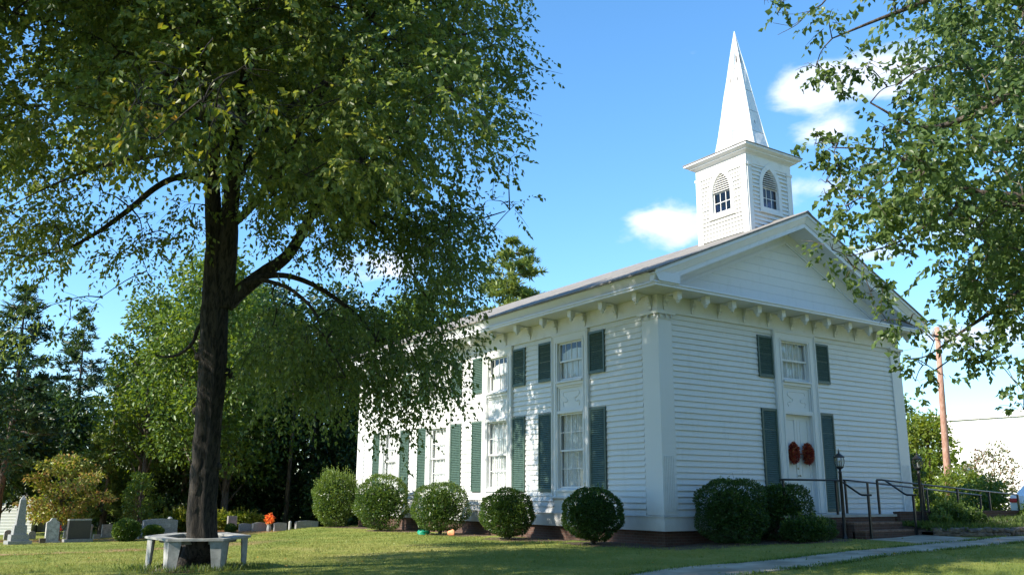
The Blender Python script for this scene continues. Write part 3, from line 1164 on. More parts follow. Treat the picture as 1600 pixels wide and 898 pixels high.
def casing(F, c, zlo, half=CW):
    cs = empty('bay_casing', parent=church)
    for sg in (-1, 1):
        mb = MB()
        a, b = c + sg * HW, c + sg * half
        a, b = min(a, b), max(a, b)
        F.box(mb, a, b, 0.001, 0.095, zlo, 6.32)
        o = mb.build('stile', M['trim'], cs)
        mb = MB()
        x = c + sg * (HW + 0.055)
        F.box(mb, x - 0.015, x + 0.015, 0.0955, 0.115, zlo, 6.06)
        x = c + sg * (half - 0.035)
        F.box(mb, x - 0.02, x + 0.02, 0.0955, 0.12, zlo, 6.318)
        x = c + sg * (half - 0.10)
        F.box(mb, x - 0.012, x + 0.012, 0.0955, 0.108, zlo, 6.25)
        mb.build('bead', M['trim'], cs)
    mb = MB()
    F.box(mb, c - HW, c + HW, 0.001, 0.094, 6.06, 6.32)
    mb.build('head', M['trim'], cs)
    mb = MB()
    F.box(mb, c - half + 0.056, c + half - 0.056, 0.0955, 0.118, 6.27, 6.318)
    F.box(mb, c - HW - 0.04, c + HW + 0.04, 0.0955, 0.112, 6.075, 6.10)
    mb.build('bead', M['trim'], cs)
    mb = MB()
    F.box(mb, c - HW, c + HW, 0.021, 0.10, 3.765, 3.84)
    F.box(mb, c - HW, c + HW, 0.021, 0.10, 4.62, 4.72)
    mb.build('rail', M['trim'], cs)
    return cs


shutter_cache = {}


def shutter(F, s0, s1, z0, z1):
    key = (F.side, round(s1 - s0, 2), round(z1 - z0, 2))
    if key not in shutter_cache:
        w, h = s1 - s0, z1 - z0
        mb = MB()
        fw = 0.055
        F.box(mb, 0, fw, 0.036, 0.088, 0, h)
        F.box(mb, w - fw, w, 0.036, 0.088, 0, h)
        F.box(mb, fw, w - fw, 0.036, 0.087, 0, 0.085)
        F.box(mb, fw, w - fw, 0.036, 0.087, h - 0.07, h)
        if h > 1.8:
            pass
        fr = mb.mesh('shutter', M['shutter'])
        sl = MB()
        n = int((h - 0.155) / 0.062)
        e = (h - 0.155) / n
        for i in range(n):
            z = 0.085 + e * i
            F.prism(sl, [(0.078, z), (0.084, z + 0.006), (0.048, z + e + 0.004), (0.042, z + e - 0.003)], fw, w - fw)
        slm = sl.mesh('louvre_slats', M['shutter'])
        bk = MB()
        F.box(bk, fw, w - fw, 0.037, 0.041, 0.085, h - 0.07)
        bkm = bk.mesh('backing', M['shutter'])
        shutter_cache[key] = (fr, slm, bkm)
    fr, slm, bkm = shutter_cache[key]
    off = (0, s0, z0) if F.side == 'side' else (s0, 0, z0)
    o = link('shutter', fr, church, off)
    s = link('louvre_slats', slm, o)
    s['kind'] = 'stuff'
    link('backing', bkm, o)
    return o


for i, c in enumerate(SIDE_C):
    casing(FS, c, 1.20)
    opening_window(FS, c, True, i)
    opening_window(FS, c, False, 10 + i)
    scroll_panel(FS, c, church)
    mb = MB()
    FS.prism(mb, [(0.0, 1.11), (0.15, 1.13), (0.16, 1.175), (0.10, 1.20), (0.0, 1.20)], c - CW - 0.04, c + CW + 0.04)
    mb.build('sill_shelf', M['trim'], church)
    mb = MB()
    FS.box(mb, c - HW, c + HW, 0.001, 0.09, 1.201, 1.37)
    mb.build('apron', M['trim'], church)
    # board ends below the shelf
    for k in range(2):
        mb = MB()
        FS.prism(mb, [(0.002, 0), (0.034, 0), (0.010, 0.195), (0.002, 0.195)], c - CW, c + CW)
        mb.build('siding_board', M['paint'], side_wall, loc=(0, 0, 0.708 + k * 0.197))
    for sg in (-1, 1):
        a = c + sg * (CW + 0.015)
        b = c + sg * (CW + 0.745)
        a, b = min(a, b), max(a, b)
        shutter(FS, a, b, 4.86, 6.17)
        shutter(FS, a, b, 1.33, 3.82)

casing(FF, DOOR_C, 0.735, 1.03)
opening_window(FF, DOOR_C, True, 31)
scroll_panel(FF, DOOR_C, church)
for sg in (-1, 1):
    a = DOOR_C + sg * 1.045
    b = DOOR_C + sg * 1.725
    a, b = min(a, b), max(a, b)
    shutter(FF, a, b, 4.80, 6.10)
    shutter(FF, a, b, 0.78, 3.84)

# double door
mb = MB()
for a, b in ((DOOR_C - HW, DOOR_C - HW + 0.03), (DOOR_C + HW - 0.03, DOOR_C + HW)):
    FF.box(mb, a, b, -0.14, 0.094, 0.74, 3.765)
FF.box(mb, DOOR_C - HW + 0.03, DOOR_C + HW - 0.03, -0.14, 0.093, 3.72, 3.765)
mb.build('door_frame', M['trim'], church)
for sg in (-1, 1):
    a, b = (DOOR_C - HW + 0.032, DOOR_C - 0.004) if sg < 0 else (DOOR_C + 0.004, DOOR_C + HW - 0.032)
    mb = MB()
    FF.box(mb, a, b, -0.10, -0.055, 0.745, 3.718)
    FF.box(mb, a, a + 0.12, -0.055, -0.035, 0.745, 3.718)
    FF.box(mb, b - 0.12, b, -0.055, -0.035, 0.745, 3.718)
    for z0_, z1_ in ((0.745, 1.0), (1.64, 1.80), (3.56, 3.718)):
        FF.box(mb, a + 0.12, b - 0.12, -0.055, -0.036, z0_, z1_)
    dr = mb.build('door', M['trim'], church)
    for z0_, z1_ in ((1.0, 1.64), (1.80, 3.56)):
        mb = MB()
        FF.box(mb, a + 0.15, b - 0.15, -0.054, -0.042, z0_ + 0.035, z1_ - 0.035)
        mb.build('door_panel', M['trim'], dr)
    if sg < 0:
        kx = b - 0.06
        mb = MB()
        mb.lathe([(0.03, 0), (0.03, 0.012), (0.012, 0.02), (0.012, 0.05), (0.032, 0.06), (0.036, 0.085), (0.02, 0.10)], (0, 0, 0), 12)
        mb.v = [(kx + x, 0.035 - z, 1.86 + y) for x, y, z in mb.v]
        mb.build('knob', M['brass'], dr, True)
        mb = MB()
        mb.lathe([(0.033, 0), (0.033, 0.02), (0.02, 0.032)], (0, 0, 0), 12)
        mb.v = [(kx + x, 0.035 - z, 2.08 + y) for x, y, z in mb.v]
        mb.build('deadbolt', M['brass'], dr, True)

# ---------------------------------------------------------------- belfry
BX0, BX1, BY0, BY1 = 4.686, 6.878, 0.457, 2.649
BCX, BCY = (BX0 + BX1) / 2, (BY0 + BY1) / 2
BHW = (BX1 - BX0) / 2
belfry = empty('belfry', parent=church)


class BFace:
    def __init__(self, k):
        self.k = k

    def p(self, s, d, z):
        # s from -BHW..BHW, d outward from the wall plane
        q = {0: (BCX - BHW - d, BCY + s), 1: (BCX + s, BCY - BHW - d), 2: (BCX + BHW + d, BCY + s), 3: (BCX + s, BCY + BHW + d)}[self.k]
        return (q[0], q[1], z)

    box = Face.box
    prism = Face.prism
    slab = Face.slab


AW = 0.40
ZS, ZL, ZA = 10.63, 11.36, 12.03


def arch_half(z, w=AW, top=ZA, spring=ZL):
    if z <= spring:
        return w
    if z >= top:
        return 0.0
    Hh = top - spring
    Rr = (Hh * Hh + w * w) / (2 * w)
    return max(0.0, math.sqrt(max(0, Rr * Rr - (z - spring) ** 2)) - (Rr - w))


for k in range(4):
    F = BFace(k)
    wall = MB()
    e = 0.0 if k % 2 == 0 else -0.10
    F.box(wall, -BHW - e, -AW, -0.10, 0.0, 8.6, 12.36)
    F.box(wall, AW, BHW + e, -0.10, 0.0, 8.6, 12.36)
    F.box(wall, -AW, AW, -0.10, 0.0, 8.6, ZS)
    zs_ = np.linspace(ZL, ZA, 9)
    for sg in (-1, 1):
        ring = [(sg * AW, ZL)] + [(sg * arch_half(z), z) for z in zs_] + [(0.0, 12.36), (sg * AW, 12.36)]
        F.slab(wall, ring, -0.10, 0.0)
    wb = wall.build('belfry_wall', M['belfry'], belfry)
    # casing band round the pointed opening
    ow, ot = AW + 0.15, ZA + 0.20
    cas = MB()
    for sg in (-1, 1):
        F.box(cas, *sorted((sg * AW, sg * ow)), 0.0, 0.065, ZS - 0.16, ZL)
        zi = np.linspace(ZL, ZA, 9)
        zo = np.linspace(ZL, ot, 9)
        for a in range(8):
            F.slab(cas, [(sg * arch_half(zi[a]), zi[a]), (sg * arch_half(zo[a], ow, ot), zo[a]), (sg * arch_half(zo[a + 1], ow, ot), zo[a + 1]), (sg * arch_half(zi[a + 1]), zi[a + 1])], 0.0, 0.065)
    F.box(cas, -AW, AW, 0.0, 0.064, ZS - 0.16, ZS)
    F.box(cas, -ow - 0.03, ow + 0.03, 0.0, 0.09, ZS - 0.20, ZS - 0.161)
    cas.build('arch_casing', M['belfry'], belfry)
    if k > 1:
        pl_ = MB()
        for q in range(24):
            z = 8.7 + q * 0.14
            F.prism(pl_, [(0.001, z), (0.02, z), (0.006, z + 0.139), (0.001, z + 0.139)], -BHW + 0.2, -ow if z > ZS - 0.2 else BHW - 0.2)
            if z > ZS - 0.2:
                F.prism(pl_, [(0.001, z), (0.02, z), (0.006, z + 0.139), (0.001, z + 0.139)], ow, BHW - 0.2)
        pl_.build('siding', M['belfry'], belfry)
    else:
        z = 9.0
        rr = random.Random(k)
        while z < 12.03:
            e_ = 0.142
            o_ = arch_half(z + e_ / 2, ow, ot) if z + e_ > ZS - 0.2 else None
            spans = [(-BHW + 0.2, BHW - 0.2)] if (o_ is None) else [(-BHW + 0.2, -o_ - 0.002), (o_ + 0.002, BHW - 0.2)]
            for a, b in spans:
                mb = MB()
                lift = 0.014 + (rr.uniform(0, 0.008) if rr.random() < 0.8 else 0.016)
                F.prism(mb, [(0.002, 0), (0.030 + lift, 0), (0.030 + lift, 0.008), (0.006, e_ - 0.006), (0.002, e_ - 0.006)], a, b)
                mb.build('siding_board', M['belfry'], belfry, loc=(0, 0, z))
            z += e_
    # corner boards and top band
    for sg in (-1, 1):
        cb = MB()
        a, b = sorted((sg * (BHW - 0.2), sg * (BHW + (0.04 if k % 2 == 0 else 0.0))))
        F.box(cb, a, b, 0.001, 0.062, 8.6, 11.98)
        F.box(cb, *sorted((sg * (BHW - 0.215), sg * (BHW + (0.07 if k % 2 == 0 else -0.001)))), 0.001, 0.085, 11.98, 12.07)
        cb.build('corner_board', M['belfry'], belfry)
    cb = MB()
    x = 0.04 if k % 2 == 0 else 0.0
    F.box(cb, -BHW - x, BHW + x, 0.001, 0.042, 12.071, 12.37)
    cb.build('belfry_frieze', M['belfry'], belfry)
    # sash of six panes and louvres above
    o, *r = sash(F, 'belfry_sash', belfry, -AW, AW, ZS, ZL, -0.06, 3, 2, 0.03, 0.022, 'belfry')
    cw_, rh_ = (r[1] - r[0]) / 3, (r[3] - r[2]) / 2
    for i in range(3):
        for j in range(2):
            me = bpy.data.meshes.new('pane')
            me.from_pydata([F.p(r[0] + cw_ * (i + a), -0.045, r[2] + rh_ * (j + b)) for a, b in ((0, 0), (1, 0), (1, 1), (0, 1))], [], [(0, 1, 2, 3)])
            me.materials.append(M['belfry_glass'])
            link('pane', me, belfry)
    z = ZL + 0.01
    while z < ZA - 0.07:
        hh = arch_half(z + 0.07) - 0.003
        if hh > 0.03:
            mb = MB()
            F.prism(mb, [(0.03, z), (0.035, z + 0.012), (-0.055, z + 0.085), (-0.06, z + 0.073)], -hh, hh)
            mb.build('louvre', M['belfry'], belfry)
        z += 0.078
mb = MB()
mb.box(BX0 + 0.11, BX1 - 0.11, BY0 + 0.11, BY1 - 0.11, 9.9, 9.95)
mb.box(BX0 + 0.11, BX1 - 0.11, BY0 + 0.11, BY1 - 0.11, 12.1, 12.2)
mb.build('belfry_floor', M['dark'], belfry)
# belfry cornice: stepped and sloping outwards
mb = MB()
def ringz(o, z):
    return [(BX0 - o, BY0 - o, z), (BX1 + o, BY0 - o, z), (BX1 + o, BY1 + o, z), (BX0 - o, BY1 + o, z)]
lv = [(0.045, 12.371), (0.07, 12.40), (0.20, 12.47), (0.21, 12.50), (0.30, 12.545), (0.335, 12.57), (0.34, 12.63)]
for (o0, z0), (o1, z1) in zip(lv, lv[1:]):
    a, b = ringz(o0, z0), ringz(o1, z1)
    mb.poly(a + b, [(i, (i + 1) % 4, 4 + (i + 1) % 4, 4 + i) for i in range(4)])
mb.poly(ringz(0.045, 12.371), [(0, 1, 2, 3)])
mb.build('belfry_cornice', M['eave'], church)
mb = MB()
mb.poly(ringz(0.36, 12.631) + ringz(0.36, 12.66) + ringz(-0.12, 12.84), [(0, 3, 2, 1), (0, 1, 5, 4), (1, 2, 6, 5), (2, 3, 7, 6), (3, 0, 4, 7), (4, 5, 9, 8), (5, 6, 10, 9), (6, 7, 11, 10), (7, 4, 8, 11), (8, 9, 10, 11)])
mb.build('cornice_roof', M['shingle'], church)

# spire of dented metal sheets on eight sides
spire = empty('spire', parent=church)
rr = random.Random(9)
SZ0, SZ1 = 12.74, 17.70
levels = [0.0, 0.16, 0.33, 0.50, 0.68, 0.84, 1.0]
node = {}
for a in range(8):
    ang = R_(22.5 + 45 * a)
    for li, f in enumerate(levels):
        r = (0.94 / math.cos(R_(22.5))) * (1 - f) + 0.012
        j = 1 + (rr.uniform(-0.045, 0.045) if 0 < li < 6 else 0)
        node[(a, li)] = Vector((BCX + r * j * math.cos(ang), BCY + r * j * math.sin(ang), SZ0 + (SZ1 - SZ0) * f))
for a in range(8):
    for li in range(6):
        p = [node[(a, li)], node[((a + 1) % 8, li)], node[((a + 1) % 8, li + 1)], node[(a, li + 1)]]
        c = sum(p, Vector()) / 4
        nrm = (c - Vector((BCX, BCY, c.z))).normalized()
        mid = c + nrm * rr.uniform(-0.05, 0.02)
        q = [x + (c - x) * 0.022 for x in p]
        inn = [x - nrm * 0.02 for x in q]
        mb = MB()
        mb.poly([tuple(x) for x in q] + [tuple(mid)] + [tuple(x) for x in inn], [(0, 1, 4), (1, 2, 4), (2, 3, 4), (3, 0, 4), (0, 5, 6, 1), (1, 6, 7, 2), (2, 7, 8, 3), (3, 8, 5, 0)])
        mb.build('metal_sheet', M['spire'], spire)
mb = MB()
for a in range(8):
    pts = [tuple(node[(a, li)]) + (0.016,) for li in range(7)]
    mb.tube(pts, 4)
mb.build('seam', M['spire'], spire)
mb = MB()
mb.lathe([(0.90, SZ0), (0.45, SZ0 + 2.48), (0.01, SZ1)], (BCX, BCY, 0), 8)
mb.build('spire_core', M['stone'], spire)
mb = MB()
mb.lathe([(0.02, SZ1 - 0.12), (0.028, SZ1 - 0.05), (0.02, SZ1), (0.006, SZ1 + 0.07)], (BCX, BCY, 0), 8)
mb.build('finial', M['spire'], spire)

# ------------------------------------------------------------------ porch, steps and ramp
porch = empty('entrance_porch', (0, 0, 0), 0, 'brick entrance porch with concrete top and three brick steps below the church door', 'porch')
mb = MB()
mb.box(2.95, 8.1, -1.60, -0.08, -0.5, 0.655)
mb.build('porch_base', M['brick'], porch)
mb = MB()
mb.box(2.90, 8.15, -1.64, -0.003, 0.657, 0.725)
mb.build('porch_slab', M['concrete'], porch)
for i, (y0, z1) in enumerate(((-2.02, 0.52), (-2.38, 0.315))):
    mb = MB()
    mb.box(5.42, 7.78, y0, -1.601 - 0.36 * i, -0.4, z1 - 0.055)
    st = mb.build('step', M['brick'], porch)
    mb = MB()
    rr = random.Random(i)
    x = 5.40
    tread = []
    while x < 7.72:
        w_ = 0.098
        b = MB()
        b.box(x, x + w_ - 0.008, y0 - 0.02, y0 + 0.34, z1 - 0.054 + rr.uniform(-0.003, 0), z1 + rr.uniform(-0.004, 0.004))
        b.build('brick', M['brick_cap'], st)
        x += w_
ramp = empty('entrance_ramp', (0, 0, 0), 0, 'long concrete ramp behind a low brick kerb wall right of the steps', 'ramp')
mb = MB()
mb.prism([(8.16, -1.5, -0.5), (15.7, -1.5, -0.5), (15.7, -1.5, 0.42), (8.16, -1.5, 0.715)], [(8.16, -0.10, -0.5), (15.7, -0.10, -0.5), (15.7, -0.10, 0.42), (8.16, -0.10, 0.715)])
mb.build('ramp_slab', M['concrete'], ramp)
mb = MB()
mb.box(8.17, 15.8, -1.72, -1.503, -0.5, 0.745)
mb.build('kerb_wall', M['brick'], ramp)
mb = MB()
rr = random.Random(4)
x = 8.17
capm = []
for v_ in range(3):
    b = MB()
    b.box(0, 0.092, -1.74, -1.49, 0.747, 0.80 + v_ * 0.003)
    capm.append(b.mesh('brick', M['brick']))
while x < 15.7:
    link('brick', capm[rr.randrange(3)], ramp, (x, 0, 0))
    x += 0.1

# ------------------------------------------------------------------ railings
def railing(label, rails, posts, group='black iron handrails at the entrance'):
    e = empty('handrail', (rails[0][0][0], rails[0][0][1], 0), 0, label, 'handrail', group)
    o = Vector(e.location)
    for path in rails:
        mb = MB()
        mb.tube([tuple(Vector(p) - o) for p in path], 8, 0.029)
        mb.build('rail', M['iron'], e, True)
    for x, y, z0, z1 in posts:
        mb = MB()
        mb.box(x - 0.027 - o.x, x + 0.027 - o.x, y - 0.027 - o.y, y + 0.027 - o.y, z0, z1)
        mb.lathe([(0.045, z0), (0.045, z0 + 0.012), (0.028, z0 + 0.02)], (x - o.x, y - o.y, 0), 8)
        mb.build('post', M['iron'], e)


railing('black handrail from the holly shrubs along the porch and down the left of the steps',
        [[(3.0, -1.5, 1.69), (4.3, -1.5, 1.695), (5.55, -1.5, 1.70), (5.60, -1.58, 1.68), (5.58, -2.18, 1.31), (5.57, -2.26, 1.285), (5.57, -2.56, 1.285)]],
        [(3.12, -1.5, 0.72, 1.68), (5.45, -1.5, 0.72, 1.69), (5.57, -2.45, 0.07, 1.28)])
railing('black handrail down the right of the steps and along the front of the ramp',
        [[(7.48, -1.5, 1.74), (7.68, -1.52, 1.745), (7.76, -1.6, 1.72), (7.78, -2.18, 1.33), (7.78, -2.26, 1.30), (7.78, -2.56, 1.295)],
         [(7.70, -1.5, 1.745), (7.95, -1.5, 1.73), (11.6, -1.6, 1.53), (15.6, -1.6, 1.335)]],
        [(7.48, -1.5, 0.72, 1.735), (7.78, -2.45, 0.10, 1.29), (9.7, -1.61, 0.79, 1.635), (11.7, -1.61, 0.79, 1.52), (13.65, -1.61, 0.79, 1.43), (15.55, -1.61, 0.55, 1.335)])
railing('black handrail along the wall side of the ramp, ending halfway',
        [[(7.5, -0.3, 1.745), (7.85, -0.3, 1.74), (11.5, -0.3, 1.54), (15.6, -0.3, 1.31)]],
        [(7.58, -0.3, 0.72, 1.73), (8.75, -0.3, 0.69, 1.69), (12.1, -0.3, 0.56, 1.50), (15.5, -0.3, 0.42, 1.31)])

# ------------------------------------------------------------------ lamp posts
def lamp_post(x, y, h, label):
    z = hz(x, y) - 0.02
    e = empty('lamp_post', (x, y, z), 0.3, label, 'lamp post', 'black lamp posts beside the steps')
    mb = MB()
    hp = h - 0.56
    mb.lathe([(0.10, 0), (0.10, 0.04), (0.075, 0.07), (0.062, 0.13), (0.050, 0.2), (0.046, hp - 0.12), (0.052, hp - 0.11), (0.052, hp - 0.09), (0.040, hp - 0.07), (0.036, hp)], n=12)
    mb.build('post', M['iron'], e, True)
    mb = MB()
    mb.lathe([(0.045, hp - 0.01), (0.10, hp + 0.03), (0.115, hp + 0.055), (0.115, hp + 0.07), (0.02, hp + 0.072)], n=12)
    ln = mb.build('lantern', M['iron'], e)
    mb = MB()
    mb.lathe([(0.105, hp + 0.07), (0.140, hp + 0.17), (0.145, hp + 0.24), (0.125, hp + 0.33)], n=8)
    mb.build('lantern_glass', M['lamp_glass'], ln)
    mb = MB()
    for k in range(8):
        a = R_(45 * k)
        mb.tube([(math.cos(a) * r, math.sin(a) * r, zz_) for r, zz_ in ((0.108, hp + 0.07), (0.143, hp + 0.17), (0.148, hp + 0.24), (0.128, hp + 0.335))], 4, 0.006)
    mb.lathe([(0.152, hp + 0.325), (0.160, hp + 0.335), (0.160, hp + 0.345), (0.10, hp + 0.39), (0.055, hp + 0.43), (0.03, hp + 0.45), (0.022, hp + 0.47), (0.034, hp + 0.485), (0.02, hp + 0.50), (0.010, hp + 0.53), (0.003, hp + 0.60)], n=12)
    mb.build('lantern_cap', M['iron'], ln)
    mb = MB()
    mb.lathe([(0.018, hp + 0.075), (0.018, hp + 0.16), (0.012, hp + 0.165), (0.022, hp + 0.2), (0.008, hp + 0.25)], n=8)
    mb.build('candle_bulb', M['marble'], ln, True)


lamp_post(5.20, -1.86, 2.52, 'black lamp post with glass lantern left of the church steps')
lamp_post(9.15, -1.86, 2.48, 'black lamp post with glass lantern right of the steps, against the greenery')

# ------------------------------------------------------------------ wreaths on the doors
def wreath(x, label):
    e = empty('wreath', (x, -0.01, 2.53), 0, label, 'wreath', 'autumn wreaths on the church doors')
    n = 1500
    a = RNG.uniform(0, 2 * math.pi, n)
    b = RNG.uniform(0, 2 * math.pi, n)
    r = 0.105 * RNG.uniform(0.5, 1, n)
    P = np.stack([(0.16 + r * np.cos(b)) * np.cos(a) * 0.82, -0.035 - np.abs(r * np.sin(b)) * 0.9, (0.19 + r * np.cos(b)) * np.sin(a) * 1.02], -1)
    D = P * np.array([1, 1, 1]) + RNG.normal(size=(n, 3)) * 0.22 + np.array([0, -0.1, 0])
    me = leaf_mesh('wreath_leaves', P, D, RNG.uniform(0.06, 0.11, n), RNG.uniform(0.03, 0.05, n), M['wreath'], RNG.uniform(0, 1, n) ** 1.6, up=0.2)
    o = link('wreath_leaves', me, e)
    o['kind'] = 'stuff'
    mb = MB()
    mb.tube([(0.135 * math.cos(R_(t_)), -0.03, 0.19 * math.sin(R_(t_))) for t_ in range(0, 361, 24)], 6, 0.035)
    mb.build('vine_ring', M['bark2'], e)
    mb = MB()
    mb.tube([(0.06, -0.12, -0.05), (0.09, -0.14, -0.16), (0.05, -0.13, -0.27)], 4, 0.013)
    mb.build('ribbon', M['marble'], e)


wreath(5.455, 'dark red autumn leaf wreath on the left door leaf')
wreath(6.135, 'dark red autumn leaf wreath on the right door leaf')

# ------------------------------------------------------------------ clipped shrubs
def shrub(x, y, rx_, ry_, h, label, group=None, n=9000, mat='box_leaf', size=0.058, boxy=2.0, sprout=0.0, seed=1, z=None, name='round_shrub', tint=(0, 1.0), base=0.12, lumpy=0.9):
    zz_ = (hz(x, y) if z is None else z) - 0.03
    e = empty(name, (x, y, zz_), 0, label, 'shrub', group)
    rz_ = (h - base) / 2
    cz = base + rz_
    u = unit(RNG.normal(size=(n, 3)))
    # super-ellipsoid shell with an uneven outline
    k = (np.abs(u) ** boxy).sum(-1, keepdims=True) ** (-1 / boxy)
    ph = RNG.uniform(0, 6, 6)
    lump = 1 + lumpy * (0.055 * np.sin(u[:, :1] * 5 + ph[0]) * np.sin(u[:, 1:2] * 6 + ph[1]) + 0.05 * np.sin(u[:, 2:] * 8 + ph[2] + u[:, :1] * 4) + 0.03 * np.sin(u[:, 1:2] * 17 + ph[3]) * np.sin(u[:, 2:] * 15 + ph[4]) + 0.04 * np.sin(u[:, :1] * 3 + ph[5]))
    rad = RNG.uniform(0.80, 1.0, (n, 1)) ** 0.5 * lump
    P = u * k * rad * np.array([rx_, ry_, rz_])
    P[:, 2] += cz
    D = u + RNG.normal(size=(n, 3)) * 0.55 + np.array([0, 0, 0.25])
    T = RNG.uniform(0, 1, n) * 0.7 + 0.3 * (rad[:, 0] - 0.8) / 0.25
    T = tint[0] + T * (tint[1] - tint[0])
    L_ = size * RNG.uniform(0.6, 1.3, n)
    if sprout:
        ns = int(70 * sprout)
        for q in range(ns):
            uu = unit(RNG.normal(size=3) * np.array([1, 1, 0.4]) + np.array([0, 0, 1.0]))
            b = uu * np.array([rx_, ry_, rz_]) * 0.95 + np.array([0, 0, cz])
            hh = RNG.uniform(0.10, 0.40) * min(1.2, 0.3 + sprout * 0.8)
            m_ = 9
            tt = np.linspace(0, 1, m_)[:, None]
            PP = b + np.array([uu[0] * 0.2, uu[1] * 0.2, 1.0]) * hh * tt
            P = np.concatenate([P, PP])
            D = np.concatenate([D, RNG.normal(size=(m_, 3)) * 0.6 + np.array([0, 0, 0.8])])
            T = np.concatenate([T, np.full(m_, 0.95)])
            L_ = np.concatenate([L_, np.full(m_, size * 1.1)])
    me = leaf_mesh('foliage', P, D, L_, L_ * 0.55, M[mat], T)
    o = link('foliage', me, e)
    o['kind'] = 'stuff'
    # woody inside
    rr = random.Random(seed)
    mb = MB()
    for q in range(11):
        a = rr.uniform(0, 6.28)
        r = rr.uniform(0.3, 0.85)
        mb.tube([(rr.uniform(-.06, .06), rr.uniform(-.06, .06), 0, 0.02), (math.cos(a) * rx_ * r * 0.5, math.sin(a) * ry_ * r * 0.5, cz * 0.7, 0.014), (math.cos(a) * rx_ * r, math.sin(a) * ry_ * r, cz + rz_ * rr.uniform(-0.3, 0.75), 0.005)], 4)
    mb.build('stems', M['bark2'], e)
    # inner leaf mass keeps the shrub opaque
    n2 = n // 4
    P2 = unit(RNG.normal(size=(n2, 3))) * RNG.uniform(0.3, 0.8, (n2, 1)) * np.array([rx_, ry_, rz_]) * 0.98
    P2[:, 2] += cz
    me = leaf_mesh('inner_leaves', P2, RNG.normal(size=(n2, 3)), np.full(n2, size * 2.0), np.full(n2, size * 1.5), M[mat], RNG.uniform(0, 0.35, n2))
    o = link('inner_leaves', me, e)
    o['kind'] = 'stuff'
    return e


SG = 'rounded holly shrubs along the side wall of the church'
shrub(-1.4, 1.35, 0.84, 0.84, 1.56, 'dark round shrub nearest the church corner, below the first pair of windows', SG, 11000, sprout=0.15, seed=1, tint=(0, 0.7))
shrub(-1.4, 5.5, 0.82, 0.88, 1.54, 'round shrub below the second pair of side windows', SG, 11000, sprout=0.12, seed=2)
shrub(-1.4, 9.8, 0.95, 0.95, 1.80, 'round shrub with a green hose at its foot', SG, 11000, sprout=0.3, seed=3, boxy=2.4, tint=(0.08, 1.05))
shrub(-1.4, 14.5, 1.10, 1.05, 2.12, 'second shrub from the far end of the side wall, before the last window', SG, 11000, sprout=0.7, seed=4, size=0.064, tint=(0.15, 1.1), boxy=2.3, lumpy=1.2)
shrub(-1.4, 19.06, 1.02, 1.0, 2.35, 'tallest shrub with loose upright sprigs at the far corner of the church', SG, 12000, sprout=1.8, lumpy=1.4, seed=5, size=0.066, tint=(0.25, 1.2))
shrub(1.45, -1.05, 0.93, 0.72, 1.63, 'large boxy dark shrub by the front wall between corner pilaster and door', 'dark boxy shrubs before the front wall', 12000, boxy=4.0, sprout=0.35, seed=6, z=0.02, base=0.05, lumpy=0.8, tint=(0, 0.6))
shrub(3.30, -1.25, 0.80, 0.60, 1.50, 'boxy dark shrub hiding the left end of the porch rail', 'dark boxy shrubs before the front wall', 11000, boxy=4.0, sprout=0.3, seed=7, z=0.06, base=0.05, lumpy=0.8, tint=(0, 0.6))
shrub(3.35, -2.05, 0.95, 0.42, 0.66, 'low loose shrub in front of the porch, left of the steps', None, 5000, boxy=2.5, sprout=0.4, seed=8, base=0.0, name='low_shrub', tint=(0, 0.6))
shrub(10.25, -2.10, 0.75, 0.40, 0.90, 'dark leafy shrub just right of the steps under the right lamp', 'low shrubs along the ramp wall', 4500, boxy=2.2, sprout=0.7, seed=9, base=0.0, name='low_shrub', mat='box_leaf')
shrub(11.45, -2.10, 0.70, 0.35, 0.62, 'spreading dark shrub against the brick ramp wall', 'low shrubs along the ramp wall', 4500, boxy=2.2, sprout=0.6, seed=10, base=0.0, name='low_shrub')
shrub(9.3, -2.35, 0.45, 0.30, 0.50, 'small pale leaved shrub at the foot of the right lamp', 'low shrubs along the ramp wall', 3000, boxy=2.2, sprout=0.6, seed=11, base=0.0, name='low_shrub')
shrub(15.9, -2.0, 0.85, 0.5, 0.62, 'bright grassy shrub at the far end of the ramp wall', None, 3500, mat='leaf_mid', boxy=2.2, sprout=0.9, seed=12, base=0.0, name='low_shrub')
# thin bare shoot standing out of the first front shrub
mb = MB()
sx_, sy_ = 1.55, -1.1
mb.tube([(0, 0, 1.5, 0.006), (0.03, 0, 1.68, 0.005), (-0.02, 0, 1.84, 0.003)], 4)
sh = mb.build('bare_shoot', M['bark2'], None, loc=(sx_, sy_, 0.02))
tag(sh, 'thin bare shoot rising above the large boxy front shrub', 'shoot')

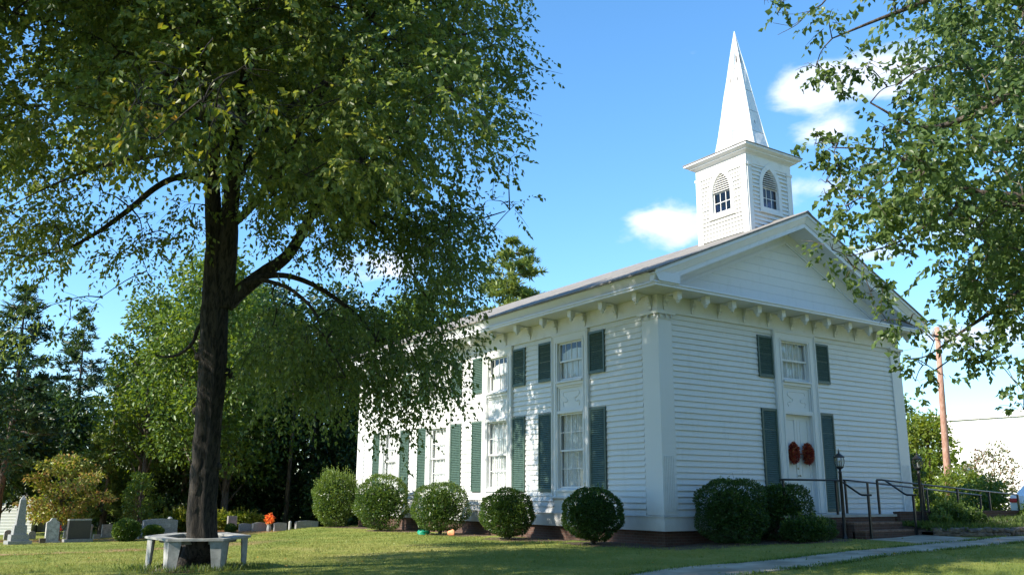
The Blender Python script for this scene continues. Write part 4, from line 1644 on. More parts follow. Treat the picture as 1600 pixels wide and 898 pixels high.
# ------------------------------------------------------------------ stone edging of the bed by the steps
border = empty('stone_border', (0, 0, 0), 0, 'low dry stone border between the walkway and the planted bed', 'stone border')
rr = random.Random(21)
sm = []
for v_ in range(7):
    b = bmesh.new()
    bmesh.ops.create_icosphere(b, subdivisions=2, radius=0.5)
    for q in b.verts:
        q.co = Vector([math.copysign(abs(c) ** 0.75, c) for c in q.co])
        q.co *= 1 + rr.uniform(-0.10, 0.10)
    me = bpy.data.meshes.new('stone')
    b.to_mesh(me)
    b.free()
    me.materials.append(M['stone'])
    sm.append(me)
bp = catmull([(7.95, -2.75, 0), (8.35, -3.45, 0), (8.9, -3.78, 0), (9.9, -3.85, 0), (11.5, -3.66, 0), (14, -3.3, 0), (18.5, -2.7, 0)], 14)
acc, k = 0.0, 0
for a, b in zip(bp, bp[1:]):
    seg = math.dist(a[:2], b[:2])
    acc += seg
    if acc > 0.20:
        acc = 0
        for lay in range(2):
            w_ = rr.uniform(0.24, 0.40)
            o = link('stone', sm[rr.randrange(7)], border, (b[0] + rr.uniform(-.04, .04), b[1] + rr.uniform(-.03, .03), hz(b[0], b[1]) + 0.04 + lay * 0.115 + rr.uniform(-.02, .02)))
            o.scale = (w_, rr.uniform(0.2, 0.3), rr.uniform(0.11, 0.16))
            o.rotation_euler = (rr.uniform(-.12, .12), rr.uniform(-.12, .12), math.atan2(b[1] - a[1], b[0] - a[0]) + rr.uniform(-.25, .25))
# raised soil behind the stones
mb = MB()
rows = []
bp2 = [(7.9, -2.62)] + [p for p in bp]
for i, p in enumerate(bp2):
    y1 = -1.72
    if i == 0:
        rows.append([(p[0] - 0.12, p[1] + 0.0, hz(p[0], p[1]) - 0.1), (p[0] - 0.12, (p[1] + y1) / 2, hz(p[0], p[1]) - 0.1), (p[0] - 0.12, y1, hz(p[0], -2) - 0.1)])
    rows.append([(p[0] + 0.0, p[1] + 0.08, hz(p[0], p[1]) + 0.10), (p[0] + 0.05, (p[1] + y1) / 2, hz(p[0], p[1]) + 0.22), (max(p[0], 7.86), y1, hz(p[0], -2) + 0.24)])
mb.poly([q for r in rows for q in r], [(i * 3 + j, (i + 1) * 3 + j, (i + 1) * 3 + j + 1, i * 3 + j + 1) for i in range(len(rows) - 1) for j in range(2)])
bed = mb.build('planting_bed', M['soil'])
bed['kind'] = 'structure'

# ------------------------------------------------------------------ hose and pot by the third shrub
mb = MB()
pts = []
for i in range(90):
    a = i * 0.42
    r = 0.20 + 0.02 * math.sin(i * 0.9)
    pts.append((math.cos(a) * r, math.sin(a) * r * 0.9, 0.02 + i * 0.0014 + 0.05 * math.sin(a) * 0.4))
pts += [(0.25, -0.1, 0.05), (0.5, -0.22, 0.02), (0.7, -0.15, 0.02)]
mb.tube(pts, 6, 0.012)
hx, hy = -1.95, 9.95
tag(mb.build('garden_hose', M['hose'], None, True, (hx, hy, hz(hx, hy) + 0.01)), 'coiled green garden hose on the grass at the foot of a round shrub', 'hose')
px, py = -1.55, 8.75
pot = empty('plant_pot', (px, py, hz(px, py)), 0, 'small terracotta pot lying under the round shrub by the hose', 'pot')
mb = MB()
mb.lathe([(0.07, 0), (0.10, 0.15), (0.115, 0.15), (0.115, 0.185), (0.09, 0.185), (0.06, 0.03)], n=14)
mb.v = [(z - 0.1, y, x + 0.11) for x, y, z in mb.v]
mb.build('pot_body', M['terracotta'], pot, True)

# ------------------------------------------------------------------ ring bench round the tree
TB = (-12.25, 0.0)
bench = empty('tree_bench', (TB[0], TB[1], hz(*TB)), 0, 'weathered white six sided bench built round the trunk of the big tree', 'bench')
bench.rotation_euler = (R_(1.6), R_(-0.6), 0)
BR, BH = 0.95, 0.60
phi = 34.0
V6 = [(BR * math.cos(R_(phi - 60 * i)), BR * math.sin(R_(phi - 60 * i))) for i in range(6)]
# phi turned so that one diagonal lies across the view
V6 = [(BR * math.cos(R_(-18 + 60 * i)), BR * math.sin(R_(-18 + 60 * i))) for i in range(6)]
rr = random.Random(2)
for i in range(6):
    a, b = Vector(V6[i]), Vector(V6[(i + 1) % 6])
    for j, (f0, f1) in enumerate(((1.02, 0.845), (0.835, 0.665))):
        mb = MB()
        q = [a * f0, b * f0, b * f1, a * f1]
        z_ = BH - 0.045 + rr.uniform(-0.004, 0.004)
        mid = sum(q, Vector((0, 0))) / 4
        q = [x + (mid - x) * 0.006 for x in q]
        mb.prism([(x.x, x.y, z_) for x in q], [(x.x, x.y, z_ + 0.04) for x in q])
        mb.build('seat_board', M['bench'], bench)
    # legs: two tapered boards meeting at each corner
    t0 = (b - a).normalized()
    tprev = (Vector(V6[i - 1]) - a).normalized()
    leg = empty('leg', parent=bench)
    for t_ in (t0, tprev):
        nrm = Vector((t_.y, -t_.x))
        if nrm.dot(a) > 0:
            nrm = -nrm
        c0 = a * 0.985 - a * 0.02
        mb = MB()
        w1, w0 = 0.215, 0.135
        def pp(u_, d_, z_):
            x = c0 + t_ * u_ + nrm * d_
            return (x.x, x.y, z_)
        off_ = 0.004
        mb.prism([pp(off_, 0, -0.06), pp(w0, 0, -0.06), pp(w1, 0, BH - 0.046), pp(off_, 0, BH - 0.046)], [pp(off_, 0.03, -0.06), pp(w0, 0.03, -0.06), pp(w1, 0.03, BH - 0.046), pp(off_, 0.03, BH - 0.046)])
        mb.build('leg_board', M['bench'], leg)
    # bearer under the seat
    mb = MB()
    ia, ib = a * 0.72, b * 0.72
    nrm = Vector((-(b - a).y, (b - a).x)).normalized() * 0.02
    mb.prism([(x.x, x.y, BH - 0.12) for x in (ia - nrm, ib - nrm, ib + nrm, ia + nrm)], [(x.x, x.y, BH - 0.047) for x in (ia - nrm, ib - nrm, ib + nrm, ia + nrm)])
    mb.build('bearer', M['bench'], bench)

# ------------------------------------------------------------------ the graveyard
FACE = 22.0     # stones face roughly the camera


def place(name, x, y, label, cat, group=None, rz_=0.0, sink=0.0, tilt=0.0):
    e = empty(name, (x, y, hz(x, y) - sink), R_(rz_), label, cat, group)
    e.rotation_euler = (tilt, 0, R_(rz_))
    return e


def slab_stone(e, w, h, t_, mat, top='flat', base=True, base_h=0.10, name='stone'):
    z0 = base_h if base else -0.05
    if base:
        mb = MB()
        mb.box(-w * 0.62, w * 0.62, -t_ * 0.95, t_ * 0.95, -0.08, base_h)
        mb.build('base', M['granite'] if mat == 'dark_granite' else M[mat], e)
    ring = []
    n = 12
    if top == 'flat':
        ring = [(-w / 2, z0), (w / 2, z0), (w / 2, z0 + h), (-w / 2, z0 + h)]
    elif top == 'serp':
        ring = [(-w / 2, z0), (w / 2, z0)] + [(w / 2 - w * i / n, z0 + h - 0.10 * h * (1 - math.sin(math.pi * i / n))) for i in range(n + 1)]
    elif top == 'round':
        ring = [(-w / 2, z0), (w / 2, z0)] + [(w / 2 * math.cos(math.pi * i / n), z0 + h - w * 0.35 + w * 0.35 * math.sin(math.pi * i / n)) for i in range(n + 1)]
    elif top == 'shoulder':
        ring = [(-w / 2, z0), (w / 2, z0), (w / 2, z0 + h * 0.80), (w * 0.40, z0 + h * 0.84), (w * 0.30, z0 + h * 0.86)] + [(w * 0.22 * math.cos(math.pi * i / n), z0 + h * 0.90 + h * 0.10 * math.sin(math.pi * i / n)) for i in range(n + 1)] + [(-w * 0.30, z0 + h * 0.86), (-w * 0.40, z0 + h * 0.84), (-w / 2, z0 + h * 0.80)]
    mb = MB()
    mb.prism([(s, -t_ / 2, z) for s, z in ring], [(s, t_ / 2, z) for s, z in ring])
    return mb.build('tablet', M[mat], e), z0


def inscription(parent, txt, size, loc, mat):
    c = bpy.data.curves.new('lettering', 'FONT')
    c.body = txt
    c.size = size
    c.align_x = 'CENTER'
    c.align_y = 'CENTER'
    c.extrude = 0.004
    tmp = bpy.data.objects.new('lettering', c)
    COL.objects.link(tmp)
    bpy.context.view_layer.update()
    me = bpy.data.meshes.new_from_object(tmp.evaluated_get(bpy.context.evaluated_depsgraph_get()))
    bpy.data.objects.remove(tmp)
    me.materials.clear()
    o = bpy.data.objects.new('lettering', me)
    o['kind'] = 'stuff'
    o.data.materials.append(M[mat])
    COL.objects.link(o)
    o.parent = parent
    o.location = loc
    o.rotation_euler = (R_(90), 0, 0)
    return o


ob = place('obelisk', -13.37, 20.5, 'tall grey granite obelisk on a stepped base at the left of the graveyard', 'obelisk', rz_=6)
mb = MB(); mb.box(-0.40, 0.40, -0.40, 0.40, -0.1, 0.14); mb.build('base', M['granite'], ob)
mb = MB(); mb.box(-0.30, 0.30, -0.30, 0.30, 0.141, 0.36); mb.build('plinth', M['granite'], ob)
mb = MB()
mb.prism([(s * 0.225, q * 0.225, 0.361) for s, q in ((-1, -1), (1, -1), (1, 1), (-1, 1))], [(s * 0.205, q * 0.205, 0.70) for s, q in ((-1, -1), (1, -1), (1, 1), (-1, 1))])
mb.build('die', M['granite'], ob)
mb = MB()
mb.prism([(s * 0.155, q * 0.155, 0.701) for s, q in ((-1, -1), (1, -1), (1, 1), (-1, 1))], [(s * 0.095, q * 0.095, 1.62) for s, q in ((-1, -1), (1, -1), (1, 1), (-1, 1))])
mb.prism([(s * 0.095, q * 0.095, 1.62) for s, q in ((-1, -1), (1, -1), (1, 1), (-1, 1))], [(s * 0.005, q * 0.005, 1.78) for s, q in ((-1, -1), (1, -1), (1, 1), (-1, 1))])
mb.build('shaft', M['granite'], ob)

e = place('headstone', -11.91, 23.23, 'tall grey marble headstone with rounded shouldered top, leaning slightly', 'headstone', rz_=11, tilt=R_(-3)); slab_stone(e, 0.50, 0.92, 0.12, 'marble', 'shoulder', True, 0.05)
e = place('headstone', -10.90, 23.48, 'broad dark polished headstone on a grey base', 'headstone', rz_=10); tb, z0 = slab_stone(e, 0.88, 0.74, 0.22, 'dark_granite', 'flat', True, 0.12)
mb = MB(); mb.box(-0.45, 0.45, -0.12, 0.12, z0 + 0.741, z0 + 0.80); mb.build('top_slab', M['granite'], e)
e = place('headstone', -12.70, 32.5, 'small pinkish headstone left of and behind the obelisk', 'headstone', rz_=9); slab_stone(e, 0.34, 0.50, 0.12, 'marble', 'round', False)
e = place('headstone', -11.61, 32.9, 'small pale headstone with rounded top before the shed', 'headstone', rz_=9); slab_stone(e, 0.34, 0.42, 0.10, 'marble', 'round', False)
e = place('headstone', -12.3, 22.7, 'tiny dark footstone beside the leaning headstone', 'headstone', rz_=9); slab_stone(e, 0.22, 0.24, 0.12, 'stone', 'flat', False)
e = place('headstone', -10.04, 33.0, 'tiny pale rounded headstone left of the broad dark stone', 'headstone', rz_=9); slab_stone(e, 0.30, 0.44, 0.10, 'marble', 'round', False)
e = place('headstone', -8.78, 32.0, 'low pale marker on the dry grass right of the broad dark stone', 'headstone', rz_=7); slab_stone(e, 0.32, 0.26, 0.16, 'marble', 'flat', False)
e = place('headstone', -8.13, 32.5, 'light square headstone on a pale base left of the round shrubs', 'headstone', rz_=7); slab_stone(e, 0.72, 0.58, 0.16, 'marble', 'flat', True, 0.06)
e = place('grave_pillar', -9.04, 32.3, 'slim pale stone post with a domed cap behind the dark stone', 'post'); mb = MB(); mb.lathe([(0.09, -0.05), (0.09, 0.55), (0.12, 0.57), (0.12, 0.62), (0.03, 0.72)], n=10); mb.build('pillar', M['marble'], e)
e = place('grave_pillar', -8.25, 24.6, 'slim white stone pillar at the left end of the wide headstone', 'post', rz_=7); mb = MB(); mb.lathe([(0.10, -0.05), (0.10, 0.05), (0.055, 0.08), (0.045, 0.46), (0.07, 0.5), (0.06, 0.56), (0.02, 0.6)], n=10); mb.build('pillar', M['marble'], e)
e = place('headstone', -7.45, 24.5, 'wide grey family headstone with a pale lettered panel', 'headstone', rz_=6)
tb, z0 = slab_stone(e, 1.50, 0.68, 0.20, 'granite', 'serp', True, 0.12)
mb = MB(); mb.box(-0.26, 0.42, -0.112, -0.101, z0 + 0.30, z0 + 0.46); mb.build('name_panel', M['letter'], e)
inscription(e, 'CREERY', 0.15, (0.08, -0.117, z0 + 0.38), 'granite')
mb = MB(); mb.lathe([(0.12, 0), (0.12, 0.03), (0.06, 0.09), (0.01, 0.1)], (0.42, 0, z0 + 0.66), 10); mb.build('cross_top', M['marble'], e)
e = place('headstone', -5.22, 30.7, 'small pale stone seen just left of the trunk over the bench', 'headstone'); slab_stone(e, 0.24, 0.34, 0.12, 'marble', 'flat', False)
e = place('headstone', -3.25, 27.8, 'tall narrow grey headstone right of the big trunk', 'headstone', rz_=6); slab_stone(e, 0.46, 0.78, 0.16, 'granite', 'flat', False)
e = place('headstone', -3.30, 25.5, 'pale headstone left of the orange flowers, the farther of two side by side', 'headstone', rz_=6); slab_stone(e, 0.58, 0.42, 0.16, 'granite', 'serp', False)
e = place('headstone', -2.74, 25.0, 'grey headstone with bright left edge touching the orange flowers', 'headstone', rz_=7); slab_stone(e, 0.74, 0.46, 0.16, 'granite', 'serp', False)
e = place('headstone', -1.92, 24.5, 'grey headstone right of the orange flowers', 'headstone', rz_=6); slab_stone(e, 0.64, 0.46, 0.16, 'granite', 'serp', False)
e = place('grave_pillar', -1.50, 24.3, 'short white rounded post at the right end of the flower graves', 'post'); mb = MB(); mb.lathe([(0.07, -0.05), (0.07, 0.38), (0.06, 0.44), (0.02, 0.47)], n=10); mb.build('pillar', M['marble'], e)
e = place('headstone', -0.50, 24.7, 'wide grey lettered headstone on the rise before the tallest shrub', 'headstone', rz_=6)
tb, z0 = slab_stone(e, 1.18, 0.50, 0.18, 'granite', 'serp', False)
inscription(e, 'NEISER', 0.17, (0.0, -0.095, z0 + 0.30), 'letter')
# flowers in a stone vase
e = place('flower_vase', -2.42, 24.6, 'stone vase of orange and red silk flowers between two headstones', 'flowers')
mb = MB(); mb.lathe([(0.10, -0.05), (0.12, 0.1), (0.10, 0.28), (0.13, 0.33)], n=10); mb.build('vase', M['granite'], e)
n = 420
u = unit(RNG.normal(size=(n, 3)))
P = u * (RNG.uniform(0.4, 1, (n, 1)) + 0.25 * np.sin(u[:, :1] * 9) * np.sin(u[:, 2:] * 8)) * np.array([0.22, 0.22, 0.25]) + np.array([0, 0, 0.56])
link('bouquet', leaf_mesh('bouquet', P, u + RNG.normal(size=(n, 3)) * 0.4, np.full(n, 0.065), np.full(n, 0.04), M['flowers'], RNG.uniform(0, 1, n)), e)['kind'] = 'stuff'
e = place('flower_bunch', -9.9, 24.2, 'small red flowers standing between the leaning stone and the dark stone', 'flowers')
mb = MB(); mb.tube([(0, 0, -0.05), (0.02, 0, 0.40)], 4, 0.012); mb.build('stem', M['box_leaf'], e)
e.location = (-11.55, 24.6, hz(-11.55, 24.6))
P = unit(RNG.normal(size=(60, 3))) * 0.09 + np.array([0.02, 0, 0.52])
link('blossoms', leaf_mesh('blossoms', P, P - np.array([0.02, 0, 0.5]), np.full(60, 0.08), np.full(60, 0.06), M['flowers'], RNG.uniform(0, 0.25, 60)), e)['kind'] = 'stuff'
GS = 'round clipped bushes between the graves'
shrub(-9.08, 23.2, 0.56, 0.5, 0.92, 'dark round bush left of the wide family headstone', GS, 4500, size=0.075, seed=31, base=0.02)
shrub(-7.85, 23.9, 0.40, 0.35, 0.60, 'small bright round bush in front of the wide family headstone', GS, 2600, mat='leaf_mid', size=0.07, seed=32, base=0.0)
shrub(-4.25, 24.6, 0.26, 0.26, 0.44, 'small dark bush at the foot of the tall narrow headstone', GS, 1500, size=0.06, seed=33, base=0.0)
shrub(-4.9, 31.0, 1.1, 0.9, 1.15, 'yellow green bush right behind the big trunk', None, 3000, mat='leaf_bright', size=0.12, seed=34, base=0.0, sprout=0.8)
shrub(-2.6, 29.5, 1.7, 0.8, 0.95, 'low bright hedge bush behind the orange flowers', None, 3500, mat='leaf_bright', size=0.11, seed=35, base=0.0, sprout=0.6)
shrub(-6.2, 30.5, 0.6, 0.6, 0.9, 'light green bush just left of the big trunk', None, 1800, mat='leaf_bright', size=0.1, seed=36, base=0.0, sprout=0.6)

# ------------------------------------------------------------------ buildings beyond
bl = empty('white_building', (40, 0, 0), 0, 'large plain white metal building with a flat roof, right of the church', 'building')
mb = MB(); mb.box(0, 24, -22, 15.4, -1, 6.2); mb.build('wall', M['white_wall'], bl)
mb = MB(); mb.box(-0.14, 24.1, -22.1, 15.52, 6.201, 6.50); mb.box(-0.20, 24.2, -22.2, 15.58, 6.501, 6.60); mb.build('roof_edge', M['white_wall'], bl)
for i in range(18):
    mb = MB(); y = 14.4 - 2.0 * i; mb.box(-0.035, -0.001, y - 0.03, y + 0.03, -1, 6.195); mb.build('wall_seam', M['white_wall'], bl)
sh = empty('shed', (-12.1, 40.2, hz(-12.1, 40.2)), R_(-18), 'small white clapboard shed with a pale roof at the far left of the graveyard', 'shed')
mb = MB()
mb.box(-1.5, 1.2, 0, 3.2, -0.3, 1.85)
mb.prism([(-1.5, 0, 1.85), (1.2, 0, 1.85), (-0.15, 0, 2.75)], [(-1.5, 3.2, 1.85), (1.2, 3.2, 1.85), (-0.15, 3.2, 2.75)])
mb.build('wall', M['white_wall'], sh)
for sg in (-1, 1):
    mb = MB(); x = -0.15 + sg * 1.55
    mb.prism([(-0.15, -0.2, 2.78), (x, -0.2, 1.74), (x, -0.2, 1.80), (-0.15, -0.2, 2.84)], [(-0.15, 3.4, 2.78), (x, 3.4, 1.74), (x, 3.4, 1.80), (-0.15, 3.4, 2.84)])
    mb.build('roof', M['white_wall'] if sg < 0 else M['shingle'], sh)
for i in range(11):
    mb = MB(); mb.prism([(-1.5, -0.02, 0.0), (1.2, -0.02, 0.0), (1.2, -0.001, 0.165), (-1.5, -0.001, 0.165)], [(-1.5, -0.001, 0.0), (1.2, -0.001, 0.0), (1.2, 0, 0.165), (-1.5, 0, 0.165)]); mb.build('siding_board', M['white_wall'], sh, loc=(0, 0, i * 0.165))
lt = empty('lean_to', (-10.0, 40.4, hz(-10, 40.4)), R_(-18), 'grey lean-to shed beside the white shed, behind the turning dogwood', 'shed')
mb = MB(); mb.box(-0.6, 2.0, 0, 2.6, -0.3, 1.5); mb.build('wall', M['granite'], lt)
mb = MB(); mb.prism([(-0.7, -0.2, 1.9), (2.15, -0.2, 1.45), (2.15, -0.2, 1.52), (-0.7, -0.2, 1.97)], [(-0.7, 2.8, 1.9), (2.15, 2.8, 1.45), (2.15, 2.8, 1.52), (-0.7, 2.8, 1.97)]); mb.build('roof', M['shingle'], lt)

# parked car showing only its tail at the right edge
car = empty('parked_car', (20.6, -1.0, hz(20, -1.0)), R_(-12), 'white parked car with a red tail lamp at the right edge', 'car')
mb = MB()
ring = [(-2.1, 0.32), (2.1, 0.32), (2.15, 0.62), (1.95, 0.86), (0.95, 0.95), (0.35, 1.36), (-1.15, 1.40), (-1.75, 0.98), (-2.08, 0.92), (-2.15, 0.6)]
mb.prism([(x, -0.84, z) for x, z in ring], [(x, 0.84, z) for x, z in ring])
mb.build('body', M['car'], car)
mb = MB(); mb.prism([(x, -0.845, z) for x, z in ((-1.0, 0.95), (0.8, 0.95), (0.3, 1.3), (-1.05, 1.33))], [(x, 0.845, z) for x, z in ((-1.0, 0.95), (0.8, 0.95), (0.3, 1.3), (-1.05, 1.33))]); mb.build('window', M['dark'], car)
for x in (-1.35, 1.35):
    for y in (-0.8, 0.8):
        mb = MB(); mb.lathe([(0.32, -0.09), (0.32, 0.09), (0.18, 0.1)], n=14); mb.v = [(a + x, c + y, b + 0.32) for a, b, c in mb.v]; mb.build('wheel', M['rubber'], car)
for y in (-0.62, 0.62):
    mb = MB(); mb.box(-2.19, -2.02, y - 0.17, y + 0.17, 0.66, 0.82); mb.build('tail_lamp', M['red'], car)

# ------------------------------------------------------------------ utility pole
pz = hz(22.85, 5.09)
up = empty('utility_pole', (22.85, 5.09, pz), 0, 'tall reddish brown wooden utility pole right of the church', 'utility pole')
mb = MB(); mb.tube([(0.05, 0.03, -0.3, 0.17), (-0.36, -0.27, 2.6, 0.155), (-0.95, -0.71, 5.6, 0.135), (-1.62, -1.21, 8.6, 0.11)], 12); mb.build('pole', M['pole'], up, True)
mb = MB(); mb.box(-2.1, -0.9, -1.28, -1.18, 8.1, 8.2); mb.build('crossarm', M['bark2'], up)
for x in (-2.0, -1.0):
    mb = MB(); mb.lathe([(0.03, 8.2), (0.07, 8.23), (0.05, 8.29), (0.07, 8.32), (0.03, 8.4)], (x, -1.23, 0), 8); mb.build('insulator', M['marble'], up, True)
mb = MB(); mb.lathe([(0.16, 7.95), (0.19, 8.0), (0.19, 8.35), (0.1, 8.45)], (-1.15, -1.45, 0), 10); mb.build('transformer', M['marble'], up, True)
def wire(a, b, sag, label):
    mb = MB()
    a, b = Vector(a), Vector(b)
    mb.tube([tuple(a.lerp(b, i / 14) - Vector((0, 0, sag * 4 * (i / 14) * (1 - i / 14))) - a) for i in range(15)], 4, 0.009)
    tag(mb.build('power_line', M['iron'], None, loc=a), label, 'cable')
wire((21.0, 3.86, 8.75), (11.62, -0.15, 6.3), 0.25, 'thin service cable from the pole to the corner of the church')
wire((21.6, 3.86, 8.6), (34, -14, 7.0), 0.9, 'thin power line running down to the right from the pole')

# ------------------------------------------------------------------ the big shade tree
TR = {'trunkA': [(-12.25, -0.26, -0.16, 0.38), (-12.28, -0.37, 0.29, 0.31), (-12.37, -0.47, 0.88, 0.285), (-12.44, -0.7, 1.82, 0.27), (-12.5, -0.9, 2.64, 0.26), (-12.55, -1.06, 3.34, 0.27), (-12.61, -1.19, 3.93, 0.27), (-12.7, -1.37, 4.75, 0.26), (-12.8, -1.53, 5.58, 0.2), (-12.95, -1.67, 6.4, 0.16), (-13.06, -1.79, 7.1, 0.14), (-13.27, -1.96, 8.16, 0.13), (-13.57, -2.16, 9.57, 0.11), (-13.94, -2.38, 11.22, 0.08), (-14.4, -2.81, 13.8, 0.04)],
      'trunkB': [(-12.55, -1.43, 4.64, 0.18), (-12.61, -1.59, 5.34, 0.2), (-12.66, -1.77, 6.05, 0.17), (-12.71, -1.94, 6.75, 0.15), (-12.76, -2.14, 7.58, 0.13), (-12.77, -2.5, 8.87, 0.12), (-12.84, -2.92, 10.52, 0.09), (-13.02, -3.58, 13.22, 0.04)],
      'right': [(-12.52, -1.47, 4.7, 0.17), (-12.31, -1.51, 4.93, 0.15), (-11.94, -1.71, 5.32, 0.13), (-11.57, -1.89, 5.67, 0.11), (-11.34, -2.01, 6.12, 0.1), (-11.13, -2.15, 6.68, 0.09), (-10.77, -2.4, 7.28, 0.07), (-10.17, -2.83, 7.96, 0.05), (-9.26, -3.51, 8.76, 0.03), (-8.23, -4.27, 9.59, 0.012)],
      'r2': [(-12.24, -1.76, 5.05, 0.07), (-11.96, -1.89, 5.23, 0.065), (-11.56, -2.07, 5.26, 0.055), (-11.1, -2.23, 5.12, 0.05), (-10.62, -2.37, 4.84, 0.045), (-10.12, -2.49, 4.44, 0.035), (-9.58, -2.56, 3.79, 0.02), (-9.13, -2.55, 3.08, 0.01)],
      'r3': [(-12.1, -1.88, 5.16, 0.05), (-11.86, -2.26, 5.04, 0.04), (-11.61, -2.62, 4.84, 0.035), (-11.34, -2.94, 4.47, 0.03), (-11.15, -3.16, 3.92, 0.02), (-10.85, -3.41, 3.23, 0.01)],
      'left': [(-13.1, -1.72, 6.93, 0.07), (-13.39, -1.69, 6.99, 0.07), (-13.71, -1.61, 6.9, 0.06), (-14, -1.5, 6.67, 0.055), (-14.32, -1.33, 6.29, 0.05), (-14.68, -1.14, 5.91, 0.04), (-15, -1, 5.63, 0.03), (-15.32, -0.87, 5.42, 0.02), (-15.84, -0.64, 5.29, 0.01)],
      'ul': [(-13.16, -1.91, 7.75, 0.07), (-13.47, -1.3, 7.63, 0.05), (-14.11, -0.48, 7.59, 0.045), (-14.77, 0.36, 7.51, 0.04), (-15.44, 1.25, 7.26, 0.02), (-16.01, 2.09, 6.98, 0.01)],
      'lowl': [(-12.75, -1.23, 4.4, 0.045), (-12.88, -1.1, 4.26, 0.04), (-12.93, -0.99, 3.99, 0.035), (-13.09, -0.83, 3.79, 0.03), (-13.29, -0.67, 3.72, 0.02), (-13.52, -0.53, 3.77, 0.01)],
      'ur': [(-12.59, -1.84, 6.17, 0.07), (-12.44, -2.43, 6.41, 0.07), (-12.27, -3.09, 6.87, 0.06), (-12.1, -3.8, 7.53, 0.05), (-11.87, -4.58, 8.26, 0.04), (-11.58, -5.42, 9.06, 0.03), (-11.3, -6.24, 9.81, 0.02)],
      'ur2': [(-11.32, -2.87, 6.76, 0.05), (-10.63, -3.08, 6.72, 0.045), (-9.99, -3.17, 6.43, 0.035), (-9.36, -3.3, 6.25, 0.03), (-8.65, -3.58, 6.43, 0.02), (-7.85, -3.97, 6.75, 0.01)],
      'll': [(-13.17, -2.03, 8.16, 0.07), (-14.06, -2.46, 8.51, 0.06), (-14.99, -2.78, 8.59, 0.05), (-15.92, -3.09, 8.62, 0.03), (-16.66, -3.47, 8.41, 0.02)],
      'mid': [(-10.68, -3.21, 6.42, 0.03), (-10.11, -3.18, 6.08, 0.03), (-9.51, -3.11, 5.49, 0.025), (-8.86, -3.01, 4.7, 0.02), (-8.44, -2.82, 4.12, 0.01)],
      'near': [(-13.03, -1.89, 7.34, 0.09), (-13.46, -3.29, 7.2, 0.08), (-13.92, -4.63, 6.88, 0.065), (-14.31, -5.97, 6.43, 0.05), (-14.49, -7.43, 5.92, 0.03), (-14.5, -8.93, 5.11, 0.012)],
      'back': [(-12.73, -1.92, 6.75, 0.06), (-11.9, -2.05, 8.49, 0.05), (-10.5, -2.44, 9.84, 0.04), (-8.71, -2.98, 10.75, 0.03), (-7.23, -3.24, 11.42, 0.02)]}
TR2 = {'a': [(-1.51, -12.68, 0.17, 0.35), (-2.02, -13.09, 2.81, 0.3), (-2.48, -13.42, 5.02, 0.25), (-3.11, -13.37, 6.34, 0.2), (-3.59, -13.42, 7.66, 0.15), (-4.29, -13.46, 9.42, 0.1)],
       'b': [(-2.48, -13.42, 5.02, 0.12), (-3.7, -12.64, 5.18, 0.1), (-4.48, -12.16, 5.36, 0.08), (-5.09, -11.78, 5.44, 0.06), (-5.73, -11.43, 5.74, 0.04), (-6.22, -11.18, 6, 0.02), (-6.82, -10.78, 6.04, 0.008)],
       'c': [(-2.32, -13.35, 4.4, 0.1), (-3.53, -12.71, 5.01, 0.08), (-4.3, -12.23, 5.18, 0.06), (-4.93, -11.86, 5.35, 0.05), (-5.25, -11.69, 5.53, 0.04), (-5.57, -11.52, 5.7, 0.03), (-6, -11.18, 5.52, 0.01)],
       'd': [(-2.28, -13.3, 4.14, 0.1), (-3.29, -12.69, 4.39, 0.08), (-4.03, -12.16, 4.3, 0.06), (-4.57, -11.67, 3.85, 0.035), (-4.97, -11.3, 3.5, 0.02), (-5.3, -10.99, 3.19, 0.012), (-5.52, -10.82, 3.14, 0.006)],
       'e': [(-2.92, -13.42, 6.07, 0.12), (-3.88, -12.89, 6.51, 0.09), (-4.68, -12.45, 6.85, 0.07), (-5.23, -11.98, 6.5, 0.05), (-5.81, -11.54, 6.32, 0.03), (-6.46, -11.2, 6.66, 0.012)],
       'f': [(-3.38, -13.44, 7.22, 0.1), (-4.45, -12.91, 7.91, 0.07), (-5.62, -12.2, 8.17, 0.05), (-6.33, -11.64, 7.9, 0.03), (-7.03, -11.07, 7.54, 0.01)],
       'g': [(-5.24, -11.67, 5.44, 0.03), (-5.28, -11.57, 5.17, 0.028), (-5.48, -11.39, 5.04, 0.02), (-5.89, -11.03, 4.73, 0.012), (-6.39, -10.64, 4.55, 0.006)],
       't1': [(-7.1, -11.32, 8.6, 0.02), (-7.18, -11.12, 8.07, 0.012), (-7.35, -10.96, 7.91, 0.009), (-7.47, -10.83, 7.73, 0.006), (-7.68, -10.65, 7.58, 0.003)],
       't2': [(-7.35, -10.96, 7.91, 0.005), (-7.53, -10.83, 7.87, 0.003), (-7.72, -10.71, 7.89, 0.002)],
       't3': [(-7.43, -10.87, 7.79, 0.005), (-7.54, -10.77, 7.72, 0.003), (-7.75, -10.64, 7.75, 0.002)]}
